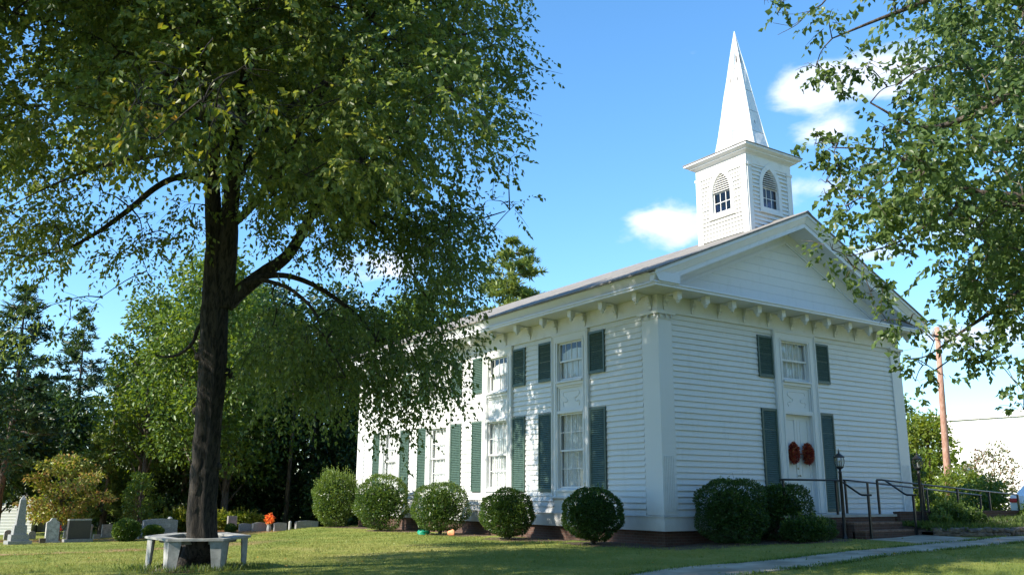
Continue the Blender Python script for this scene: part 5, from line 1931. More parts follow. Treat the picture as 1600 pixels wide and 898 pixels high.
B1 = [(-11, -0.5, 8.8, 0.54), (-7.3, -1.8, 9.2, 0.64), (-17.2, 4.6, 10.8, 0.73), (-12.5, -5.5, 6, 0.8), (-13.4, -1.8, 10.3, 0.79), (-13.3, -5, 9.9, 0.63), (-10, -2, 11.9, 0.87), (-16.3, -3.1, 7.1, 0.61), (-17.1, -1.5, 6.3, 0.79), (-8.3, -1.6, 11.9, 0.53), (-13.2, -4.4, 7.1, 0.8), (-10.2, -5.5, 9.4, 0.77), (-16.4, -4.1, 8.7, 0.88), (-15.2, -4.9, 6.7, 0.86), (-12.1, -4.6, 9, 0.78), (-10.8, -5.2, 8.4, 0.84), (-13.9, -5.2, 6.5, 0.8), (-12.1, -6.7, 5.9, 0.75), (-10.3, -3.4, 9.9, 0.59), (-17.5, -2.4, 9.6, 0.71), (-8.2, -3.5, 11.6, 0.86), (-14.5, -1.1, 9.7, 0.6), (-9.9, -6.1, 10.2, 0.89), (-13.1, -3.9, 9.1, 0.72), (-16.1, 3.5, 13.4, 0.66), (-12.1, -2.7, 7.3, 0.51), (-13.4, 1.1, 13, 0.66), (-15.9, 4.2, 9.3, 0.57), (-14.3, 3.1, 11.1, 0.76), (-9.8, -4.1, 6.6, 0.86), (-13, -2, 7.8, 0.86), (-15.3, -3.8, 8, 0.75), (-8.9, -4.7, 8.4, 0.66), (-15, -3.3, 9.8, 0.55), (-10.7, -4.4, 6.8, 0.78), (-9.7, -2.2, 8.3, 0.72), (-11.8, -3.8, 7.3, 0.79), (-11.4, -3.6, 10, 0.65), (-11.2, -5, 7.4, 0.86), (-17.3, -1.4, 7.8, 0.59), (-10.7, -0.9, 10.4, 0.63), (-8, -1, 9.7, 0.61), (-15.5, 4, 8.6, 0.75), (-12.7, -0.1, 8.8, 0.86), (-12.4, -3, 7.9, 0.57), (-12.3, -6.1, 9.6, 0.75), (-13.9, -3.8, 7.3, 0.81), (-12.6, -6.3, 6.8, 0.59), (-14.2, -5.5, 8.3, 0.53), (-16.5, -2.8, 8.5, 0.73), (-16, -1, 11, 0.83), (-13.9, -0.6, 8.7, 0.85), (-17.4, -1.2, 8.5, 0.79), (-14.3, -0.9, 11.7, 0.67), (-16.6, -1.1, 8.1, 0.67), (-9.2, -2, 10.6, 0.71), (-12.7, -5.6, 8.2, 0.86), (-11.1, 0.7, 10.3, 0.62), (-11.2, -7.3, 9.4, 0.62), (-14.1, -3.5, 9.3, 0.74), (-7.1, -2.2, 11.4, 0.89), (-10.2, -6, 7.7, 0.58), (-9.1, -5.5, 8.7, 0.52), (-14.3, 2.1, 8.6, 0.55), (-10, -6.1, 6.9, 0.73), (-14.9, 2.9, 12.8, 0.74), (-14.8, -1, 8.3, 0.58), (-11.1, -1.1, 9.3, 0.58), (-16.3, -1.3, 7.1, 0.74), (-13.1, -3.4, 8.6, 0.76), (-12.2, -6.7, 6.9, 0.78), (-11.3, -7.5, 7, 0.79), (-11.2, -3.4, 8.3, 0.53), (-10.8, -5.8, 9.5, 0.7), (-9.3, -2.3, 12.6, 0.83), (-13.2, -1.9, 8.7, 0.88), (-14.7, -0.7, 11, 0.63), (-11.4, -6.1, 9.8, 0.84), (-17.1, 5.2, 9.4, 0.76), (-11.9, -5.1, 9.8, 0.87), (-9.2, -4.2, 11.2, 0.59), (-13.8, -1, 11.1, 0.78), (-17.3, -0.8, 10.2, 0.84), (-17.1, 0.7, 11.4, 0.69), (-16, 0.1, 8.3, 0.54), (-8.9, -3.7, 9.2, 0.58), (-15.3, -2.7, 7.8, 0.57), (-15.3, 1.3, 10.5, 0.54), (-15.6, 1.3, 8.4, 0.56), (-16.6, -3.1, 6.8, 0.75), (-10.3, -5.5, 8.4, 0.55), (-17.2, 4.2, 12.6, 0.8), (-12.6, -6.1, 8.6, 0.8), (-10, -3.5, 11.3, 0.83), (-14.7, -2.8, 9.5, 0.82), (-12.4, -3.7, 9.2, 0.79), (-15.9, 1.7, 7.8, 0.87), (-12.1, -6.4, 7.9, 0.88), (-17.3, -3.6, 8.3, 0.75), (-16.8, -3, 9.1, 0.89), (-13.7, 1.5, 11, 0.54), (-12.8, 0.7, 13.2, 0.54), (-9.7, -6.2, 8.9, 0.53), (-10.8, -1.7, 7.3, 0.59), (-17.8, 2.9, 12.3, 0.65), (-7.9, -1.7, 10.7, 0.69), (-14.5, -3.8, 9.9, 0.77), (-14.6, -5.2, 8, 0.8), (-15.9, -1, 8.5, 0.54), (-13.4, -4, 10.1, 0.66), (-16.3, 3.9, 10.3, 0.72), (-12.6, -4.5, 6.4, 0.65), (-17.2, 0.7, 8.7, 0.55), (-12.2, -1.7, 10.1, 0.74), (-11.3, -4.4, 6.5, 0.65), (-15.8, -2.4, 9.9, 0.77), (-16.4, 3.4, 8.6, 0.7), (-15.3, -4.7, 8.8, 0.89), (-13.5, -6, 8.3, 0.88), (-13.5, 0.1, 10.9, 0.53), (-11.3, -2.2, 8, 0.8), (-11.5, -6.5, 8.1, 0.79), (-15.5, -1.7, 8.8, 0.62), (-11.4, -6.6, 6.6, 0.55), (-12.6, -1.1, 11.5, 0.69), (-12.6, 1.9, 9, 0.64), (-11.7, -0.8, 12.3, 0.8), (-15.1, -0.6, 10.6, 0.87), (-14.5, -3.1, 7, 0.66), (-13.9, 2.3, 12.2, 0.62), (-9.4, -3, 7.7, 0.7), (-14, -4.9, 9.6, 0.78), (-15.6, -1.6, 7, 0.82), (-10, -0.1, 11.4, 0.73), (-13.8, -5.6, 8.2, 0.62)]
B2 = [(-10.5, -1.9, 3.7, 0.51), (-11.5, -3.4, 4.1, 0.44), (-9.2, -4.4, 6.5, 0.48), (-10.1, -4.9, 5.2, 0.66), (-10.4, -1.1, 3.3, 0.58), (-9.4, -2.1, 3.5, 0.42), (-11.8, -1.6, 3.9, 0.52), (-8, -2.2, 6, 0.7), (-9.7, -4.1, 3.3, 0.7), (-8.5, -1.9, 5.8, 0.66), (-10.3, -4.3, 6.2, 0.66), (-9.8, -5.2, 5.7, 0.72), (-10.1, -3.3, 3.1, 0.6), (-10.5, -3.8, 3.9, 0.55), (-9.3, -3.3, 5.4, 0.61), (-9.7, -1, 4.7, 0.51), (-8.5, -1.4, 3.5, 0.43), (-9.5, -3.5, 4.8, 0.51), (-8.8, -3.6, 5.9, 0.57), (-9.5, -4.1, 6.3, 0.46), (-10.5, -1.1, 4, 0.45), (-10.8, -3.1, 4.3, 0.5), (-11.2, -1.2, 4.2, 0.54), (-11.2, -0.3, 4.7, 0.74), (-11.6, -2.4, 3.9, 0.58), (-10.2, -2.7, 4.3, 0.7), (-10, -4.2, 3.9, 0.67), (-9.2, -2.6, 6.8, 0.62), (-10.5, -1.7, 4.8, 0.53), (-9, -3.6, 4.3, 0.55), (-8.5, -2, 4.2, 0.52), (-8.6, -2.7, 6.4, 0.63), (-10.2, -3.9, 5.9, 0.7), (-11.3, -0.4, 4, 0.68), (-9.1, -2.5, 3.7, 0.52), (-10.9, -2.4, 4.1, 0.47), (-8.8, -1.7, 4.2, 0.42), (-10.1, -2.9, 3.6, 0.61), (-11.7, -2.1, 4.5, 0.5), (-11.1, -3.4, 3.2, 0.42), (-10.3, -3.9, 4.6, 0.52), (-10.9, -1.6, 4.4, 0.5), (-11.6, -2, 3.5, 0.49), (-9.7, -0.5, 3.9, 0.64), (-9.3, -1.8, 6.9, 0.61), (-9.9, -4.5, 5.7, 0.51), (-10.2, -3, 3.3, 0.4), (-9.6, -2.5, 2.8, 0.35), (-9.4, -3, 2.8, 0.35), (-9.3, -3.4, 3.2, 0.35), (-9.6, -2.9, 2.4, 0.22), (-9.8, -2.4, 2.6, 0.22), (-8.9, -3.4, 3.8, 0.3), (-8.9, -4, 4, 0.35), (-10.5, -3, 3.6, 0.4), (-9.5, -3.2, 3.7, 0.4), (-9.8, -2.6, 3.8, 0.4), (-9, -4.2, 4.7, 0.35), (-8.8, -5.5, 9.6, 0.3), (-8.4, -5.4, 9, 0.25), (-8.3, -4.8, 7.5, 0.2), (-8.3, -4.9, 6.5, 0.18), (-8.8, -5, 6.5, 0.25), (-8.5, -4.3, 5.9, 0.25), (-8.7, -5.8, 9.7, 0.15), (-9, -3.9, 3.1, 0.15), (-11.3, -1.6, 3.1, 0.45), (-10.8, -2.1, 3.2, 0.5), (-10.5, -2.1, 3.8, 0.5)]
B3 = [(-15.1, 1.3, 6.8, 0.62), (-16.7, 1.5, 5.8, 0.67), (-15.1, 1.2, 6.2, 0.57), (-15.6, -2.1, 5, 0.4), (-16.7, -0, 5.2, 0.54), (-15.7, 1.5, 6.1, 0.59), (-16.2, 0.8, 5.8, 0.49), (-15.5, -1.3, 5.8, 0.59), (-14.8, -0.9, 6.6, 0.5), (-16.4, -0.2, 6.2, 0.57), (-16.4, 2.1, 6.6, 0.57), (-16, -0.1, 6.1, 0.59), (-15.2, -0.3, 5.8, 0.66)]
B45 = [(-13.4, -1.2, 5.8, 0.32), (-14, -1, 5.8, 0.41), (-13.3, -1.7, 6, 0.38), (-13.4, -1.9, 6.4, 0.45), (-14.1, -0.3, 6.3, 0.37), (-13.7, -1.2, 6, 0.33), (-13.9, -0.7, 6.4, 0.32), (-12.2, -2.5, 7, 0.65), (-11.6, -3, 6.8, 0.67), (-11.2, -4, 6.2, 0.4), (-9.6, -1.5, 7.1, 0.52), (-9.8, -1.6, 6.6, 0.45), (-12.3, -1.7, 7, 0.58), (-11.2, -3.1, 6.5, 0.49), (-12.1, -3.4, 6.3, 0.48), (-10.3, -1.9, 6.8, 0.48), (-10.7, -3.1, 6.5, 0.57), (-12.5, -3.6, 6.2, 0.54), (-11.7, -2, 7, 0.53), (-10.9, -1.8, 6.2, 0.59), (-11.2, -3, 5.7, 0.53), (-11.8, -0.9, 7.5, 0.67), (-12.3, -3.4, 6.6, 0.52), (-10.7, -4, 6.3, 0.62), (-12.2, -2.1, 6, 0.35), (-11.9, -2.2, 5.8, 0.3), (-11.2, -2.8, 6.2, 0.4), (-10.8, -2.9, 5.6, 0.35), (-14.3, -0.5, 5.6, 0.35), (-13.8, -0.8, 5.2, 0.25), (-15.4, 0.5, 4.6, 0.35), (-14.9, 0.2, 4.4, 0.25), (-15.8, 0.9, 4.1, 0.35), (-14.6, -0.1, 4.7, 0.3), (-10.4, -3.5, 6.8, 0.4)]
BT = [(-14.6, -2.1, 14.2, 1.3), (-15.8, -2.4, 12.6, 1.3), (-12.7, -5.6, 11.4, 1.3), (-14.5, -0.1, 14.9, 1.3), (-11.5, -2.8, 14.2, 1.3), (-18.2, -0.1, 9.2, 1.3), (-11.8, -6.3, 10.8, 1.3), (-18.3, 2, 13.2, 1.3), (-15.3, -0.9, 12.5, 1.3), (-18.5, -0.6, 11.7, 1.3), (-13.8, -6, 9.9, 1.3), (-16.8, -2, 11.8, 1.3), (-9.9, -3.5, 14.3, 1.3), (-9.4, -2, 14.2, 1.3), (-13.3, -3.5, 12.9, 1.3), (-16.5, 2.3, 13.7, 1.3), (-13.9, -0.9, 14.3, 1.3), (-15.8, -0.2, 12.7, 1.3), (-16, 1.2, 13.7, 1.3), (-17, -1.8, 12.3, 1.3), (-13.4, -4.8, 13.2, 1.3), (-17.2, -2.1, 10.6, 1.3), (-16.1, -3.2, 10.5, 1.3), (-11.6, -1.8, 14.4, 1.3), (-15.3, -5, 11.5, 1.3), (-16.9, 0.3, 12.5, 1.3), (-18.2, 4.4, 10.5, 1.3), (-12, -3.4, 12.1, 1.3), (-17.7, 2.1, 13.7, 1.3), (-15, -1.4, 14.5, 1.3), (-18, -1.2, 9.3, 1.3), (-16.4, -3.3, 10.3, 1.3), (-13.5, 1.3, 15.2, 1.3), (-18.2, -1, 12.6, 1.3), (-12.9, -4.7, 11.6, 1.3), (-17.7, -2.9, 11.2, 1.3), (-11.1, -4.2, 12.1, 1.3), (-14.6, 0.5, 14.5, 1.3), (-11.1, -4.3, 13.4, 1.3), (-15.6, -3.9, 10.6, 1.3), (-13.3, -1.6, 13.5, 1.3), (-13.9, -4.2, 13.2, 1.3), (-17.9, -2.4, 10.8, 1.3), (-18.2, 0.9, 12.7, 1.3), (-17.8, -2.9, 12.2, 1.3), (-14.1, 0.9, 15.1, 1.3), (-13.4, -5.9, 10.3, 1.3), (-18.4, 0.9, 11.5, 1.3), (-13, -0.1, 13.7, 1.3), (-11, -0.1, 15.5, 1.3), (-14.5, -4.8, 10.4, 1.3), (-17.2, -1.6, 12.7, 1.3), (-14.8, -0.1, 14, 1.3), (-18.6, 1.1, 8.2, 1.3), (-19.4, 0.2, 10.5, 1.3), (-17.8, 1.1, 12.9, 1.3), (-18.1, 0.9, 12.8, 1.3), (-14.6, 0.9, 14.2, 1.3), (-12.9, -5.2, 11.4, 1.3), (-14.5, 0.9, 14.5, 1.3), (-14.5, 0.1, 15.2, 1.3), (-15.1, -1.6, 14.7, 1.3), (-12.3, -6, 10.9, 1.3), (-16.5, 1.6, 13.8, 1.3), (-16.1, -4.4, 10.4, 1.3), (-14.1, -5, 12.1, 1.3), (-13.6, -1.8, 13.7, 1.3), (-14, -0.2, 14.9, 1.3), (-15.4, 0.9, 13.5, 1.3), (-13, -0.5, 13.5, 1.3), (-8.2, 3.9, 12.7, 1.2), (-15.7, 1.9, 14.6, 1.2), (-9.4, 3.6, 12.8, 1.2), (-13.5, 5.1, 11.3, 1.2), (-10.1, 6.8, 14.5, 1.2), (-9.5, 5.6, 12.4, 1.2), (-13.9, 3.9, 12.4, 1.2), (-15.1, 1.2, 11.8, 1.2), (-8.9, 1.8, 8.9, 1.2), (-9.1, 7, 13.3, 1.2), (-10, 6.8, 11.7, 1.2), (-7.7, 3.1, 10.9, 1.2), (-10.5, 7.1, 14.3, 1.2), (-15.9, 3.8, 14.6, 1.2), (-13.9, 6.1, 10.4, 1.2), (-10.4, 2.8, 14, 1.2), (-7.4, 5.4, 10.8, 1.2), (-13.5, 5.3, 12.7, 1.2), (-10.9, 5.4, 14.9, 1.2), (-8.3, -1.2, 11.4, 1.2), (-10.9, 7.3, 14.7, 1.2), (-8.1, 7, 11, 1.2), (-15.3, -0.7, 12.9, 1.2), (-7.9, 4.1, 12.7, 1.2), (-9.7, 2.2, 10.1, 1.2), (-11.4, 7.4, 14.3, 1.2), (-9.6, 2.5, 11.7, 1.2), (-14.2, 0.5, 9.5, 1.2), (-14.3, 0.9, 13, 1.2), (-9.8, 5, 14.7, 1.2), (-11.3, 4.8, 15, 1.2), (-12.8, 0.8, 12.7, 1.2), (-14.3, 1.2, 11.5, 1.2), (-14.6, 5.8, 12.1, 1.2), (-10.6, -1.8, 14.3, 1.2), (-9.5, -0.3, 13.9, 1.2), (-12.5, 8.6, 12.9, 1.2), (-13.4, 5.2, 14.6, 1.2), (-6.8, 0.7, 12.7, 1.2), (-8, 2, 10, 1.2), (-12.1, 1.7, 11.2, 1.2), (-15.6, 3.1, 13.5, 1.2), (-10.5, 7.5, 14.9, 1.2), (-11.5, 5.2, 12.6, 1.2), (-12.6, 1.5, 11.3, 1.2), (-9, -1.4, 10.8, 1.2), (-12.5, 4, 15.4, 1.2), (-10, 1.9, 9.7, 1.2), (-15, 1.2, 15.6, 1.2), (-9.6, 5.6, 12.3, 1.2), (-12.9, 5.4, 12.8, 1.2), (-9.2, -1.3, 13.2, 1.2), (-12.5, 8, 14.1, 1.2), (-9.8, 5.8, 13.9, 1.2), (-12.9, 0.9, 15.5, 1.2), (-10.7, 5.3, 14, 1.2), (-14.6, 4.2, 15.3, 1.2), (-12.1, 0.6, 12.8, 1.2), (-13.8, 5.6, 12.4, 1.2), (-10.4, 1.6, 11.5, 1.2)]
BN = [(-14.9, -10, 5.2, 0.55), (-15.6, -9, 5, 0.41), (-14.8, -9.1, 5.2, 0.44), (-15.2, -7.9, 5.5, 0.37), (-15, -8.9, 5.5, 0.52), (-15.1, -8.5, 5.3, 0.35), (-14.9, -9, 4.6, 0.39), (-14.4, -8.9, 5.2, 0.36), (-15.1, -8.2, 5.9, 0.5), (-15.5, -8.6, 5.4, 0.53), (-15.5, -9.5, 4.5, 0.42), (-15.2, -9.9, 4.8, 0.4), (-15.5, -7.8, 5.5, 0.54)]
RR1 = [(-5.5, -13.2, 6.7, 0.48), (-4.7, -12.3, 8.7, 0.37), (-7.1, -12.2, 4.8, 0.46), (-4.3, -12.3, 7.7, 0.44), (-5.4, -12.9, 7.6, 0.45), (-2.5, -11.2, 5.9, 0.45), (-6.6, -12.7, 6.5, 0.45), (-4.8, -11.9, 4.2, 0.48), (-3, -10.3, 4.8, 0.4), (-5.1, -13, 4.6, 0.36), (-4.3, -11.1, 7.8, 0.57), (-5.6, -12.7, 4.2, 0.51), (-5.7, -11.6, 5.7, 0.39), (-3.5, -12.2, 9.7, 0.53), (-4.4, -12.7, 5.1, 0.52), (-3.5, -12, 8.4, 0.41), (-3, -11.8, 6.2, 0.39), (-2.5, -11.1, 5.4, 0.37), (-3, -11.4, 4.4, 0.33), (-2.5, -12.4, 9.4, 0.38), (-3, -11.9, 9.1, 0.55), (-4.1, -11.8, 5.8, 0.57), (-2.6, -12, 8, 0.48), (-3.8, -12.5, 4.4, 0.57), (-6.2, -11.6, 6.1, 0.34), (-5.8, -12.9, 7.9, 0.46), (-4.4, -10.8, 6.6, 0.57), (-7, -12.4, 6.5, 0.39), (-6.3, -12.3, 4.5, 0.33), (-5.5, -13.6, 7.7, 0.56), (-4.3, -13.3, 8.4, 0.48), (-3.7, -11.8, 3.9, 0.56), (-2.8, -12.2, 7.2, 0.34), (-7.2, -11.5, 5, 0.53), (-6.6, -13.3, 6.4, 0.47), (-5.3, -12, 7.7, 0.54), (-4.6, -11.8, 5, 0.4), (-5, -11.7, 7.6, 0.33), (-5.8, -12.6, 8, 0.48), (-4, -12, 4.3, 0.41), (-1.3, -11.5, 5.2, 0.36), (-6.1, -12.8, 4.8, 0.36), (-4.3, -12.6, 5.6, 0.35), (-3.6, -11.7, 5, 0.48), (-5, -11.2, 5.5, 0.52), (-5.6, -10.6, 5, 0.35), (-4.8, -10.2, 5.6, 0.37), (-5.9, -12.4, 4.4, 0.53), (-4, -11.4, 4.9, 0.38), (-3.8, -10.9, 8.9, 0.47), (-4.9, -10.6, 9.6, 0.37), (-6.8, -13, 5.9, 0.53), (-6.8, -12.2, 5.3, 0.47), (-6.3, -13.6, 7.8, 0.34), (-4.5, -12.6, 6.2, 0.41), (-4.3, -12.8, 7.5, 0.49), (-6, -13, 4.6, 0.38), (-3.1, -11.3, 7.6, 0.36), (-5.7, -12, 4, 0.42), (-5.3, -12.4, 5.9, 0.33), (-5.1, -11.2, 7, 0.34), (-1.4, -11.6, 5.7, 0.35), (-7.3, -12.6, 7.9, 0.4), (-3.5, -12.5, 4.8, 0.53), (-6.3, -11.8, 8.8, 0.55), (-5.5, -12.4, 8.6, 0.42), (-5.6, -11.8, 5.3, 0.51), (-7.5, -12.3, 5.3, 0.53), (-4.2, -11.6, 8.7, 0.57), (-7.2, -12.6, 5.4, 0.38), (-5.9, -11.9, 8.5, 0.5), (-2.9, -11.2, 4.9, 0.55), (-6, -12.8, 3.4, 0.51), (-5.5, -13.2, 3.7, 0.33), (-5, -12.6, 6.3, 0.53), (-5.9, -11.4, 5, 0.52), (-8, -12.6, 7.5, 0.47), (-4.8, -11.3, 5.2, 0.33), (-1.6, -11.5, 4.7, 0.34), (-4.1, -11.5, 6.5, 0.32)]
RR2 = [(-7.35, -11.26, 7.65, 0.28), (-7.4, -11.03, 7, 0.22), (-7.19, -11.12, 6.79, 0.25), (-6.86, -11.41, 7.05, 0.3), (-7.26, -10.83, 5.97, 0.25), (-7.01, -11.01, 5.97, 0.3), (-7.08, -10.81, 5.45, 0.2), (-6.96, -10.94, 5.63, 0.25), (-7.3, -10.98, 4.41, 0.22), (-6.77, -10.91, 5.07, 0.3), (-6.52, -11.4, 6.19, 0.25), (-6.73, -11.08, 5.59, 0.3), (-6.39, -11.66, 6.79, 0.25), (-7.02, -11.1, 4.17, 0.25), (-6.81, -11.16, 3.88, 0.25), (-6.58, -11.21, 3.51, 0.22), (-6.33, -11.37, 3.47, 0.2), (-6.12, -11.36, 2.94, 0.22), (-6.02, -11.52, 3.27, 0.2), (-5.75, -11.72, 3.35, 0.25), (-5.52, -11.83, 3.19, 0.25), (-5.89, -11.47, 2.82, 0.13), (-5.32, -11.92, 3.03, 0.25), (-5.07, -12, 2.74, 0.25), (-4.59, -11.96, 3.62, 0.35), (-4.88, -11.84, 3.88, 0.35), (-5.35, -11.57, 4.05, 0.35), (-8.11, -10.81, 7.9, 0.12), (-7.89, -10.95, 7.86, 0.1), (-6.16, -11.27, 2.73, 0.1), (-4.91, -12, 2.37, 0.12)]
KNOTS = [(-12.31, -1.18, 3.44, 0.1), (-12.7, -0.85, 2.74, 0.08), (-12.81, -1.09, 3.73, 0.08), (-12.24, -0.85, 1.72, 0.07)]
tree = empty('shade_tree', (TB[0], TB[1], hz(*TB)), 0, 'huge dark trunked shade tree rising through the ring bench, its crown filling the left sky', 'tree')
TO = np.array([TB[0], TB[1], hz(*TB)])


def loc_pts(pts):
    return [tuple(np.array(p[:3]) - TO) + (p[3],) for p in pts]


mb = MB()
tp = catmull([(TB[0] - 0.02, TB[1] + 0.02, TO[2] - 0.25, 0.52), (TB[0], TB[1], TO[2] + 0.05, 0.42), (TB[0] + 0.0, TB[1], TO[2] + 0.30, 0.32)] + [q_[:3] + (q_[3] * 0.93,) for q_ in TR['trunkA'][1:]], 5)
mb.tube(loc_pts(tp), 26, rough=0.11, seed=3)
mb.tube(loc_pts(catmull(TR['trunkB'], 5)), 16, rough=0.09, seed=4)
for k_, (a, r_) in enumerate(((0.4, .3), (1.6, .34), (2.9, .3), (3.9, .33), (5.2, .3))):
    mb.tube([(math.cos(a) * 0.22, math.sin(a) * 0.22, 0.42, 0.13), (math.cos(a) * 0.40, math.sin(a) * 0.40, 0.10, 0.12), (math.cos(a) * 0.75, math.sin(a) * 0.75, -0.06, 0.05)], 8, rough=0.1, seed=k_)
trunk = mb.build('trunk', M['bark'], tree, True)
kn = MB()
for (x, y, z, r_) in KNOTS:
    kn.lathe([(r_, -r_), (r_ * 1.25, 0), (r_ * 1.0, r_ * 0.7), (r_ * 0.3, r_)], (x - TO[0], y - TO[1], z - TO[2]), 9)
kn.build('knot', M['bark'], trunk, True)
for nm, pts in TR.items():
    if nm.startswith('trunk'):
        continue
    mb = MB()
    mb.tube(loc_pts(catmull(pts, 5)), 9, rough=0.08, seed=len(nm))
    mb.build('limb', M['bark'], tree, True)


def connect(blobs, limbs, parent, mat, org, seed, every=1, r0=0.022):
    """curved secondary branches from the nearest limb out to each leafy clump"""
    rr_ = random.Random(seed)
    L_ = np.array([p[:3] for l in limbs for p in l])
    mb = MB()
    pool = [tuple(p) for p in L_]
    bs = sorted(blobs, key=lambda b: min(np.linalg.norm(L_ - np.array(b[:3]), axis=1)))
    for i, b in enumerate(bs):
        if i % every:
            continue
        c = np.array(b[:3])
        A = np.array(pool)
        d = np.linalg.norm(A - c, axis=1)
        j = int(np.argmin(d + (A[:, 2] > c[2] + 0.8) * 0.8))
        a = A[j]
        dd = np.linalg.norm(c - a)
        if dd < 0.15:
            continue
        mid = (a + c) / 2 + np.array([rr_.uniform(-.12, .12) * dd, rr_.uniform(-.12, .12) * dd, 0.10 * dd])
        r_ = min(0.045 if j < len(L_) else 0.014, r0 * (0.6 + dd * 0.35))
        pts = catmull([tuple(a) + (r_,), tuple(mid) + (r_ * 0.65,), tuple(c) + (0.006,)], 4)
        mb.tube([tuple(np.array(p[:3]) - org) + (p[3],) for p in pts], 5)
        pool += [p[:3] for p in pts[3::2]]
        for q in range(3):
            u_ = unit(np.array([rr_.gauss(0, 1), rr_.gauss(0, 1), rr_.gauss(0, 0.6)])) * b[3] * 0.8
            mb.tube([tuple(c - org) + (0.006,), tuple(c + u_ * 0.6 - org + np.array([0, 0, .04])) + (0.0045,), tuple(c + u_ - org) + (0.002,)], 3)
    o = mb.build('branches', mat, parent, True)
    o['kind'] = 'stuff'


def shift(bl_, o):
    return [(b[0] - o[0], b[1] - o[1], b[2] - o[2], b[3]) for b in bl_]


connect(B1 + B2 + B3 + B45 + BN, list(TR.values()), tree, M['bark'], TO, 5)
ctr = (0, 0, 8)
foliage('foliage', shift(B1, TO), M['leaf_main'], tree, twigs=30, leaves=15, tl=0.6, size=0.112, droop=0.42, aspect=0.62, center=ctr)
foliage('foliage', shift(B2, TO), M['leaf_main'], tree, twigs=40, leaves=13, tl=0.65, size=0.10, droop=0.75, center=ctr, tintmul=0.6)
foliage('foliage', shift(B3 + B45, TO), M['leaf_main'], tree, twigs=32, leaves=13, tl=0.65, size=0.105, droop=0.6, center=ctr)
foliage('foliage', shift(BN, TO), M['leaf_near'], tree, twigs=14, leaves=11, tl=0.45, size=0.085, droop=0.7, tintmul=1.0)
foliage('foliage', shift(BT, TO), M['leaf_main'], tree, twigs=30, leaves=12, tl=0.9, size=0.19, droop=0.4, twig_obj=False)

# ------------------------------------------------------------------ the tree on the right
TO2 = np.array([TR2['a'][0][0], TR2['a'][0][1], hz(TR2['a'][0][0], TR2['a'][0][1])])
rtree = empty('maple_tree', tuple(TO2), 0, 'leafy tree reaching in from the right edge in front of the church gable', 'tree')
mb = MB()
tp = [(TO2[0], TO2[1], TO2[2] - 0.2, 0.42)] + TR2['a'][1:]
mb.tube([tuple(np.array(p[:3]) - TO2) + (p[3],) for p in catmull(tp, 4)], 14, rough=0.08, seed=8)
mb.build('trunk', M['bark2'], rtree, True)
for nm, pts in TR2.items():
    if nm == 'a':
        continue
    mb = MB()
    mb.tube([tuple(np.array(p[:3]) - TO2) + (p[3],) for p in catmull(pts, 4)], 7, rough=0.06, seed=8)
    mb.build('twig' if nm.startswith('t') else 'limb', M['bark2'], rtree, True)
connect(RR1 + RR2, list(TR2.values()), rtree, M['bark2'], TO2, 6, r0=0.014)
foliage('foliage', shift(RR1, TO2), M['leaf_right'], rtree, twigs=40, leaves=12, tl=0.38, size=0.105, droop=0.35, aspect=0.72, bark=M['bark2'])
foliage('foliage', shift(RR2, TO2), M['leaf_right'], rtree, twigs=64, leaves=11, tl=0.28, size=0.092, droop=0.35, aspect=0.75, bark=M['bark2'])
foliage('foliage', [(1.2 + 2.2 * math.cos(i * 2.4), 1.0 + 2.2 * math.sin(i * 2.4), 5.5 + 0.35 * i, 1.3) for i in range(16)], M['leaf_right'], rtree, twigs=10, leaves=12, tl=0.8, size=0.18, twig_obj=False)

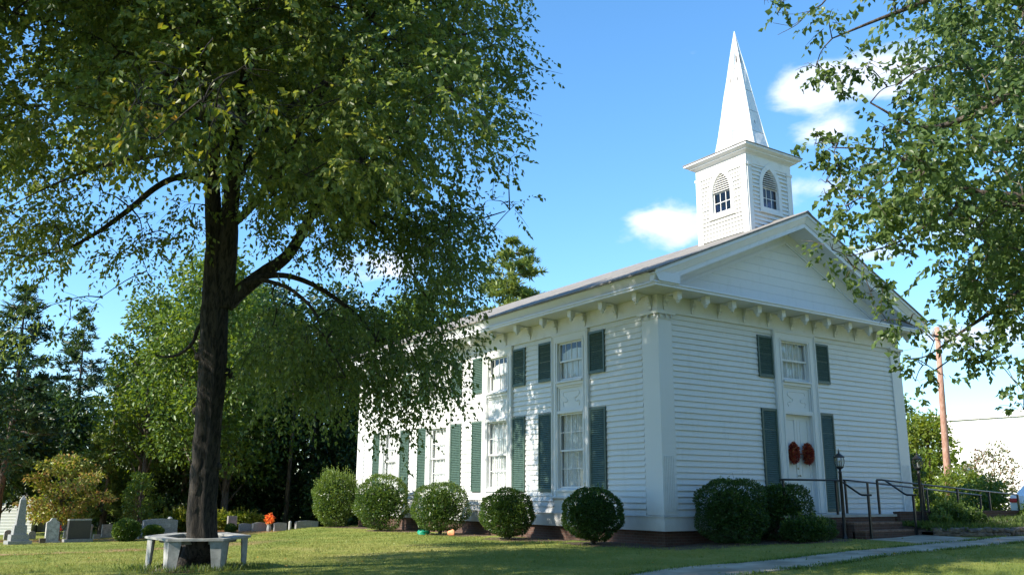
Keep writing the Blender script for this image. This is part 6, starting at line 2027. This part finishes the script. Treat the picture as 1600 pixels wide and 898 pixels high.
# ------------------------------------------------------------------ trees farther off
def leafy_tree(x, y, h, r, mat, label, group=None, n=26, lo=0.18, leaf=0.30, twigs=13, seed=0, name='leafy_tree', trunk_r=0.2, cat='tree', flat=0.8, zscale=1.0, bark='bark2', irr=(0.35, 0.92)):
    rr_ = random.Random(seed)
    z = hz(x, y)
    e = empty(name, (x, y, z), 0, label, cat, group)
    mb = MB()
    lean = rr_.uniform(-.03, .03)
    mb.tube([(0, 0, -0.3, trunk_r * 1.3), (0, 0, 0.4, trunk_r), (lean * h * .5, 0, h * 0.5, trunk_r * 0.65), (lean * h, 0, h * 0.9, trunk_r * 0.15)], 9, rough=0.1, seed=seed)
    mb.build('trunk', M[bark], e, True)
    blobs = []
    for i in range(n):
        f = (i + rr_.uniform(0, 1)) / n
        zz_ = h * (lo + (1 - lo) * f)
        prof = math.sin(math.pi * min(1, max(0.04, (f * 0.86 + 0.12)))) ** 0.7
        a = i * 2.399 + rr_.uniform(-.5, .5)
        q = r * prof * rr_.uniform(*irr)
        blobs.append((math.cos(a) * q, math.sin(a) * q, zz_, r * rr_.uniform(0.26, 0.44)))
    mb = MB()
    for b in blobs:
        zz0 = max(0.3, b[2] - 0.25 * h * 0.5 - 0.3)
        mb.tube([(lean * zz0, 0, zz0, trunk_r * 0.35), (b[0] * 0.5, b[1] * 0.5, (zz0 + b[2]) / 2 + 0.1, trunk_r * 0.2), (b[0], b[1], b[2], 0.01)], 5)
    br = mb.build('branches', M[bark], e, True)
    br['kind'] = 'stuff'
    P, D, T, TW = [], [], [], []
    u = RNG.normal(size=(1, 3))
    for b in blobs:
        k_ = int(twigs * 14)
        uu = unit(RNG.normal(size=(k_, 3)))
        rad = b[3] * RNG.uniform(0.25, 1, (k_, 1)) ** 0.5
        p = np.array(b[:3]) + uu * rad * np.array([1, 1, flat]) + 0.12 * b[3] * RNG.normal(size=(k_, 3))
        P.append(p)
        D.append(uu + RNG.normal(size=(k_, 3)) * 0.7 + np.array([0, 0, -0.25]))
        T.append(RNG.uniform(0, 0.75, k_) + rr_.uniform(0, 0.3))
    P, D, T = np.concatenate(P), np.concatenate(D), np.concatenate(T)
    me = leaf_mesh('foliage', P, D, leaf * RNG.uniform(0.6, 1.3, len(P)), leaf * 0.6 * RNG.uniform(0.6, 1.3, len(P)), M[mat], T)
    link('foliage', me, e)['kind'] = 'stuff'
    return e


def pine(x, y, h, r, mat, label, group='pines at the edge of the graveyard', lo=0.3, whorls=16, per=6, seed=0, trunk_r=0.16, needle=0.30, dens=9, droop=0.15, tufts=6):
    rr_ = random.Random(seed)
    z = hz(x, y)
    e = empty('pine_tree', (x, y, z), 0, label, 'tree', group)
    mb = MB()
    mb.tube([(0, 0, -0.3, trunk_r * 1.2), (0.02 * h, 0, h * 0.5, trunk_r * 0.75), (0, 0, h, 0.02)], 8, rough=0.05, seed=seed)
    mb.build('trunk', M['bark2'], e, True)
    mb = MB()
    P, D, T = [], [], []
    for w in range(whorls):
        f = w / (whorls - 1)
        zb = h * (lo + (0.98 - lo) * f)
        ln = r * (1 - f) ** 0.65 * 1.0 + 0.25
        for q in range(per):
            if rr_.random() < 0.18:
                continue
            a = rr_.uniform(0, 6.28)
            l_ = ln * rr_.uniform(0.5, 1.1)
            up_ = rr_.uniform(-0.1, 0.25) - droop * (1 - f)
            tip = np.array([math.cos(a) * l_, math.sin(a) * l_, zb + l_ * up_])
            st_ = np.array([0.01 * h, 0, zb])
            mid = (tip + st_) / 2 + np.array([0, 0, -0.06 * l_])
            mb.tube([tuple(st_) + (0.035,), tuple(mid) + (0.022,), tuple(tip) + (0.008,)], 4)
            nt = max(2, int(tufts * l_ / r * 1.6))
            tb_ = rr_.uniform(0, 0.4)
            for k_ in range(nt):
                ff = 0.35 + 0.65 * (k_ + rr_.uniform(0, 1)) / nt
                c = st_ + (tip - st_) * ff + RNG.normal(size=3) * np.array([0.16, 0.16, 0.07]) * l_ * 0.6
                m_ = dens
                dd = unit(RNG.normal(size=(m_, 3)) * np.array([1, 1, 0.7]) + np.array([math.cos(a), math.sin(a), 0.5]) * 0.8)
                P.append(np.repeat(c[None], m_, 0) + RNG.normal(size=(m_, 3)) * 0.06)
                D.append(dd)
                T.append(RNG.uniform(0, 0.6, m_) + tb_)
    P, D, T = np.concatenate(P), np.concatenate(D), np.concatenate(T)
    br = mb.build('branches', M['bark2'], e, True)
    br['kind'] = 'stuff'
    me = leaf_mesh('needles', P, D, needle * RNG.uniform(0.7, 1.2, len(P)), needle * 0.22, M[mat], T, fold=0.02)
    link('needles', me, e)['kind'] = 'stuff'
    return e


# pines
pine(-7.9, 52.5, 15.6, 2.9, 'needle', 'tall open pine standing alone against the sky at the left', lo=0.42, whorls=15, per=6, seed=1, needle=0.45, dens=17)
pine(-13.4, 32.2, 12.6, 2.9, 'needle', 'dark dense pine at the left edge of the photograph', lo=0.30, whorls=18, per=7, seed=2, needle=0.38, dens=20)
pine(-8.2, 34.5, 8.6, 1.3, 'needle_lit', 'slender pale green pine in front of the wood, between the lone pine and the trunk', lo=0.12, whorls=16, per=6, seed=3, needle=0.30, dens=16)
pine(16.2, 31.5, 19.8, 4.6, 'needle_lit', 'tall pine rising behind the church roof', 'pines behind the church', lo=0.55, whorls=12, per=8, seed=4, needle=0.5, dens=24, tufts=10)
pine(12.2, 34.5, 17.0, 4.4, 'needle_lit', 'second pine behind the roof, half hidden by the shade tree', 'pines behind the church', lo=0.45, whorls=13, per=8, seed=5, needle=0.5, dens=24, tufts=10)
# big green tree behind the trunk
leafy_tree(-5.3, 26.8, 13.4, 3.5, 'leaf_mid', 'sunlit green broadleaf tree right behind the big trunk', n=34, lo=0.28, leaf=0.26, twigs=26, seed=11, trunk_r=0.22)
leafy_tree(-6.9, 31.5, 12.6, 2.9, 'leaf_mid', 'bright green broadleaf tree left of the big trunk, above the graves', n=26, lo=0.30, leaf=0.24, twigs=22, seed=12, trunk_r=0.16)
leafy_tree(-2.6, 31.5, 13.4, 3.9, 'leaf_mid', 'green tree between the big trunk and the far corner of the church', n=30, lo=0.22, leaf=0.27, twigs=24, seed=13, trunk_r=0.2)
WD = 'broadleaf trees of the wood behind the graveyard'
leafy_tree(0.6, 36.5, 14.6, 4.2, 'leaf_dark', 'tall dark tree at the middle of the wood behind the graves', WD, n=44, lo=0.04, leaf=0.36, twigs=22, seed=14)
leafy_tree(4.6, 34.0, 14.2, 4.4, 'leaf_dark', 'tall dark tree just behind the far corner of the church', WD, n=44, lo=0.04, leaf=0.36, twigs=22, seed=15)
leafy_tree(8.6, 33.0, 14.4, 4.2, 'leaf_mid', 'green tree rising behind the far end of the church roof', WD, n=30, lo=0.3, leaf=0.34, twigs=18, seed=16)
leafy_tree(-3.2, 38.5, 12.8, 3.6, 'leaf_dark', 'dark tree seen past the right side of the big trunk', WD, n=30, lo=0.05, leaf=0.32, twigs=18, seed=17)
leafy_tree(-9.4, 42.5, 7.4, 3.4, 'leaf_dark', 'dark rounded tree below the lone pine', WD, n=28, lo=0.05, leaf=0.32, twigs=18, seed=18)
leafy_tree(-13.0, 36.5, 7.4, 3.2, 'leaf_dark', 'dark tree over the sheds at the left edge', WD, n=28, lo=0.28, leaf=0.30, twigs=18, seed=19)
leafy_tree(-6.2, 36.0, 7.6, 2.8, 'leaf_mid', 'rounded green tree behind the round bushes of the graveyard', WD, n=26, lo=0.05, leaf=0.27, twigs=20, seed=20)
leafy_tree(-4.2, 44.5, 9.6, 3.4, 'leaf_dark', 'dark tree filling the gap left of the big trunk', WD, n=26, lo=0.05, leaf=0.34, twigs=16, seed=24)
leafy_tree(-10.9, 29.3, 3.9, 1.75, 'leaf_gold', 'small dogwood turning yellow and orange above the headstones', None, n=26, lo=0.24, leaf=0.16, twigs=15, seed=21, name='dogwood_tree', trunk_r=0.08, flat=0.30, irr=(0.1, 1.2))
leafy_tree(-7.9, 27.0, 2.9, 0.95, 'leaf_mid', 'small weeping evergreen with long side sprays behind the dark round bush', None, n=13, lo=0.3, leaf=0.14, twigs=11, seed=22, name='weeping_tree', trunk_r=0.06)
leafy_tree(-15.8, 26.0, 8.8, 3.0, 'leaf_dark', 'shaded dark tree beyond the left edge of the graveyard', WD, n=26, lo=0.22, leaf=0.24, twigs=22, seed=23)
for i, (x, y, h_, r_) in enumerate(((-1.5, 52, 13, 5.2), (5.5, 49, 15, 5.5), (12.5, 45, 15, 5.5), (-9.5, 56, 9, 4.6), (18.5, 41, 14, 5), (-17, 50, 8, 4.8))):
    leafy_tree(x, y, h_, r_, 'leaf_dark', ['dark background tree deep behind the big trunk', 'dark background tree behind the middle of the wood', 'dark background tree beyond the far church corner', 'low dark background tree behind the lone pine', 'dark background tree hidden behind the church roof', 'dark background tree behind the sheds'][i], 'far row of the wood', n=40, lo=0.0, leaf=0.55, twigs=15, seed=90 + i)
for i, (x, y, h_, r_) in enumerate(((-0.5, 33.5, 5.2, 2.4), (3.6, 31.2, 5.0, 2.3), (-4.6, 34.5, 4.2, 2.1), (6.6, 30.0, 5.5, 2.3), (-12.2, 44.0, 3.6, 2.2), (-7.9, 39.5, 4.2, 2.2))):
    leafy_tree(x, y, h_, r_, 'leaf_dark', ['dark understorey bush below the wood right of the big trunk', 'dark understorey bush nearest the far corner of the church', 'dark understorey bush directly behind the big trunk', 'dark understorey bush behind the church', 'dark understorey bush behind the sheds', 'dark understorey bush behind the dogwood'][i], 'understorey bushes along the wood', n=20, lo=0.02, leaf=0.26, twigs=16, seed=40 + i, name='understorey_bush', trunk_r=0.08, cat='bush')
# bare slim trunks in the wood
for i, (x, y, h_, r_) in enumerate(((-4.4, 33.4, 12.5, 0.13), (-2.2, 32.8, 12.0, 0.11), (0.9, 31.6, 12.0, 0.12), (-6.9, 33.0, 11.0, 0.10), (2.6, 32.6, 12.0, 0.10))):
    mb = MB()
    mb.tube([(0, 0, -0.3, r_ * 1.2), (0.1, 0, h_ * 0.5, r_ * 0.8), (0, 0.1, h_, 0.03)], 8, rough=0.05, seed=i)
    e = empty('slim_trunk', (x, y, hz(x, y)), 0, ['slim bare trunk just right of the big trunk', 'slim bare trunk in the gap below the shade tree', 'slim bare trunk before the dark wood, nearest the church', 'slim bare trunk just left of the big trunk', 'slim bare trunk deep in the wood by the church'][i], 'tree', 'slim bare trunks in the wood')
    mb.build('trunk', M['bark2'], e, True)
    leaf_bl = [(0.1 + math.cos(k_ * 2.1) * 0.9, math.sin(k_ * 2.1) * 0.9, h_ * (0.6 + 0.05 * k_), 0.6) for k_ in range(9)]
    foliage('foliage', leaf_bl, M['leaf_mid'], e, twigs=7, leaves=9, tl=0.8, size=0.24, twig_obj=False)
# right side greenery
RG = 'trees beyond the right end of the church'
leafy_tree(28.0, 12.6, 6.6, 2.3, 'leaf_mid', 'green tree right against the corner of the church, left of the pole', RG, n=26, lo=0.05, leaf=0.24, twigs=22, seed=51)
leafy_tree(27.0, 8.4, 5.0, 2.0, 'leaf_bright', 'yellow green tree behind the utility pole', RG, n=24, lo=0.05, leaf=0.22, twigs=20, seed=52)
leafy_tree(33.0, 14.0, 6.9, 2.3, 'leaf_mid', 'farther round topped tree showing over the greenery beside the pilaster', RG, n=22, lo=0.05, leaf=0.26, twigs=18, seed=53)
leafy_tree(23.0, 3.0, 3.1, 1.35, 'leaf_red', 'wispy reddish green shrub before the white building', None, n=16, lo=0.2, leaf=0.13, twigs=9, seed=54, name='wispy_shrub', trunk_r=0.05, cat='shrub')
leafy_tree(24.6, 0.6, 3.4, 1.0, 'leaf_red', 'reddish shrub at the right edge before the white building', None, n=12, lo=0.1, leaf=0.13, twigs=9, seed=55, name='wispy_shrub', trunk_r=0.05, cat='shrub')
leafy_tree(21.5, 3.6, 1.8, 1.9, 'leaf_bright', 'low sunlit bush behind the end of the ramp rail', None, n=18, lo=0.02, leaf=0.15, twigs=18, seed=56, name='low_bush', trunk_r=0.05, cat='bush')
leafy_tree(19.5, 1.6, 1.5, 1.3, 'leaf_mid', 'low bush behind the ramp rail, right of the pole', None, n=14, lo=0.02, leaf=0.14, twigs=14, seed=58, name='low_bush', trunk_r=0.05, cat='bush')
leafy_tree(14.4, 1.7, 2.5, 0.85, 'box_leaf', 'dark evergreen bush at the right corner of the church', None, n=14, lo=0.02, leaf=0.10, twigs=20, seed=57, name='evergreen_bush', trunk_r=0.05, cat='bush')
# a tree beyond the frame whose shade lies on the lawn
leafy_tree(-27.0, -4.5, 16.5, 6.3, 'leaf_main', 'large tree left of the camera shading the lower lawn', None, n=46, lo=0.25, leaf=0.30, twigs=22, seed=60, trunk_r=0.35, bark='bark')

for i, (x, y, h_, r_) in enumerate(((-26, -27, 15, 6.5), (-12, -31, 16, 7), (2, -29, 17, 7.5), (15, -25, 16, 7), (27, -19, 14, 6.5))):  # unseen trees added to block sky light from the church front
    leafy_tree(x, y, h_, r_, 'leaf_main', ['large shade tree farthest left behind the camera', 'large shade tree straight behind the camera', 'large shade tree across the lawn from the church corner', 'large shade tree across the lawn from the church door', 'large shade tree across the lawn farthest to the right'][i], 'trees behind the camera', n=40, lo=0.10, leaf=0.42, twigs=14, seed=70 + i, trunk_r=0.3, bark='bark')

# ------------------------------------------------------------------ grass
def grass(n, x0, x1, y0, y1, hmin, hmax, wdt, name='grass', keep=None):
    x = RNG.uniform(x0, x1, n)
    y = RNG.uniform(y0, y1, n)
    cx, cy = -17.0, -17.8
    d = np.hypot(x - cx, y - cy)
    ang = np.degrees(np.arctan2(x - cx, y - cy))
    ok = (ang > 2.0) & (ang < 68) & (d > 11.5) & (RNG.uniform(0, 1, n) < np.clip(20.0 / d, 0, 1) ** 1.6)
    ok &= ~((x > -0.9) & (y > -0.6) & (x < 12.5) & (y < 20.6))
    ok &= ~((x > 2.4) & (x < 16) & (y > -2.5))
    # walkway
    xa = np.array([-16.0, -11, -6.13, -3.24, -0.44, 3.8, 6.6, 11, 18, 30]); ya = np.array([-8.6, -7, -5.76, -5.5, -5.2, -4.67, -4.55, -4.0, -3.3, -2.6])
    xb = np.array([-15.6, -10.6, -5.14, -2.35, -0.01, 3.5, 7.0, 11.5, 18.3, 30]); yb = np.array([-10.1, -8.7, -7.29, -6.75, -6.4, -5.85, -5.65, -5.2, -4.6, -4.0])
    ok &= ~((y < np.interp(x, xa, ya) + 0.03) & (y > np.interp(x, xb, yb) - 0.03))
    ok &= ~((x > 5.0) & (x < 8.0) & (y > -4.9))
    ok &= ~((x > 7.9) & (y > -3.9))
    ok &= np.hypot((x - TB[0]) / 1.0, (y - TB[1]) / 0.9) > 0.9
    x, y, d = x[ok], y[ok], d[ok]
    n = len(x)
    z = H(x, y)
    P = np.stack([x, y, z - 0.004], -1)
    D = RNG.normal(size=(n, 3)) * np.array([0.55, 0.55, 0.1]) + np.array([0, 0, 1.0])
    hgt = RNG.uniform(hmin, hmax, n) * (1 + 0.35 * np.sin(x * 1.7 + 2 * np.sin(y * 0.9)) * np.sin(y * 1.3 + x * 0.4) + 0.25 * np.sin(x * 5.1) * np.sin(y * 4.3 + x))
    W_ = wdt * np.clip(d / 16, 0.8, 2.2)
    S = unit(np.cross(D, RNG.normal(size=(n, 3)))) * W_[:, None]
    D = unit(D) * hgt[:, None]
    V = np.empty((n, 3, 3))
    V[:, 0] = P - S * 0.5
    V[:, 1] = P + S * 0.5
    V[:, 2] = P + D
    me = bpy.data.meshes.new(name)
    me.vertices.add(n * 3)
    me.vertices.foreach_set('co', V.astype(np.float32).ravel())
    me.loops.add(n * 3)
    me.loops.foreach_set('vertex_index', np.arange(n * 3, dtype=np.int32))
    me.polygons.add(n)
    me.polygons.foreach_set('loop_start', (np.arange(n) * 3).astype(np.int32))
    me.polygons.foreach_set('loop_total', np.full(n, 3, np.int32))
    me.update(calc_edges=True)
    at = me.attributes.new('tint', 'FLOAT', 'POINT')
    at.data.foreach_set('value', np.repeat(RNG.uniform(0, 1, n) ** 2, 3).astype(np.float32))
    me.materials.append(M['blade'])
    o = link(name, me)
    o['kind'] = 'stuff'
    return o


grass(620000, -20, 16, -12, 34, 0.025, 0.065, 0.010)
# taller tufts: round the bench, along the bed, at the foot of the walls
def tufts(name, spots, n, h_, mat='leaf_mid'):
    P, D = [], []
    for x, y, rx_, ry_ in spots:
        k_ = n
        px_ = x + RNG.normal(size=k_) * rx_ * 0.5
        py_ = y + RNG.normal(size=k_) * ry_ * 0.5
        P.append(np.stack([px_, py_, H(px_, py_)], -1))
        D.append(RNG.normal(size=(k_, 3)) * 0.45 + np.array([0, 0, 1.0]))
    P, D = np.concatenate(P), np.concatenate(D)
    me = leaf_mesh(name, P, D, RNG.uniform(0.4, 1.1, len(P)) * h_, RNG.uniform(0.010, 0.018, len(P)), M[mat], RNG.uniform(0, 0.8, len(P)), fold=0.02)
    link(name, me)['kind'] = 'stuff'


tufts('grass_tufts', [(-12.9, -0.75, 0.7, 0.4), (-12.2, -0.95, 0.6, 0.3), (-11.5, -0.6, 0.5, 0.3), (-12.0, -0.6, 0.5, 0.3), (-13.2, 0.2, 0.4, 0.5)], 260, 0.16, 'leaf_main')
P, D = [], []
for q in range(5200):
    i = RNG.integers(3, len(bp) - 1)
    f = RNG.uniform(0, 1) ** 1.3
    x, y = bp[i][0] + RNG.normal() * 0.1, bp[i][1] * (1 - f) + (-1.75) * f
    z = hz(bp[i][0], bp[i][1]) + 0.12 + 0.12 * min(1, f * 1.6)
    P.append((x, y, z)); D.append((RNG.normal() * 0.6, RNG.normal() * 0.6, 1.0))
me = leaf_mesh('bed_plants', np.array(P), np.array(D), RNG.uniform(0.06, 0.22, len(P)), RNG.uniform(0.02, 0.045, len(P)), M['leaf_main'], RNG.uniform(0, 0.5, len(P)))
link('bed_plants', me)['kind'] = 'stuff'
edge = []
for k_ in range(60):
    f_ = RNG.uniform(0, 1)
    for xs_, ys_ in (((-11, -6.13, -3.24, -0.44, 3.8, 6.6, 11), (-7, -5.76, -5.5, -5.2, -4.67, -4.55, -4.0)), ((-10.6, -5.14, -2.35, -0.01, 3.5, 7.0, 11.5), (-8.7, -7.29, -6.75, -6.4, -5.85, -5.65, -5.2))):
        x_ = -10 + 21 * f_
        edge.append((x_, float(np.interp(x_, xs_, ys_)), 0.5, 0.10))
tufts('grass_tufts', edge, 60, 0.085, 'leaf_mid')
tufts('weeds', [(RNG.uniform(-15, 6), RNG.uniform(-10, 12), 0.12, 0.12) for k_ in range(160) if True], 9, 0.10, 'leaf_mid')
# fallen leaves on the lawn and walkway
n = 900
x = RNG.uniform(-16, 8, n); y = RNG.uniform(-8, 10, n)
ok = ~((x > -0.5) & (y > -1.0))
x, y = x[ok], y[ok]
me = leaf_mesh('fallen_leaves', np.stack([x, y, H(x, y) + 0.045], -1), np.concatenate([RNG.normal(size=(len(x), 2)), RNG.normal(size=(len(x), 1)) * 0.1], 1), np.full(len(x), 0.07), np.full(len(x), 0.045), M['leaf_near'], RNG.uniform(0.5, 1, len(x)), fold=0.05, up=4)
link('fallen_leaves', me)['kind'] = 'stuff'
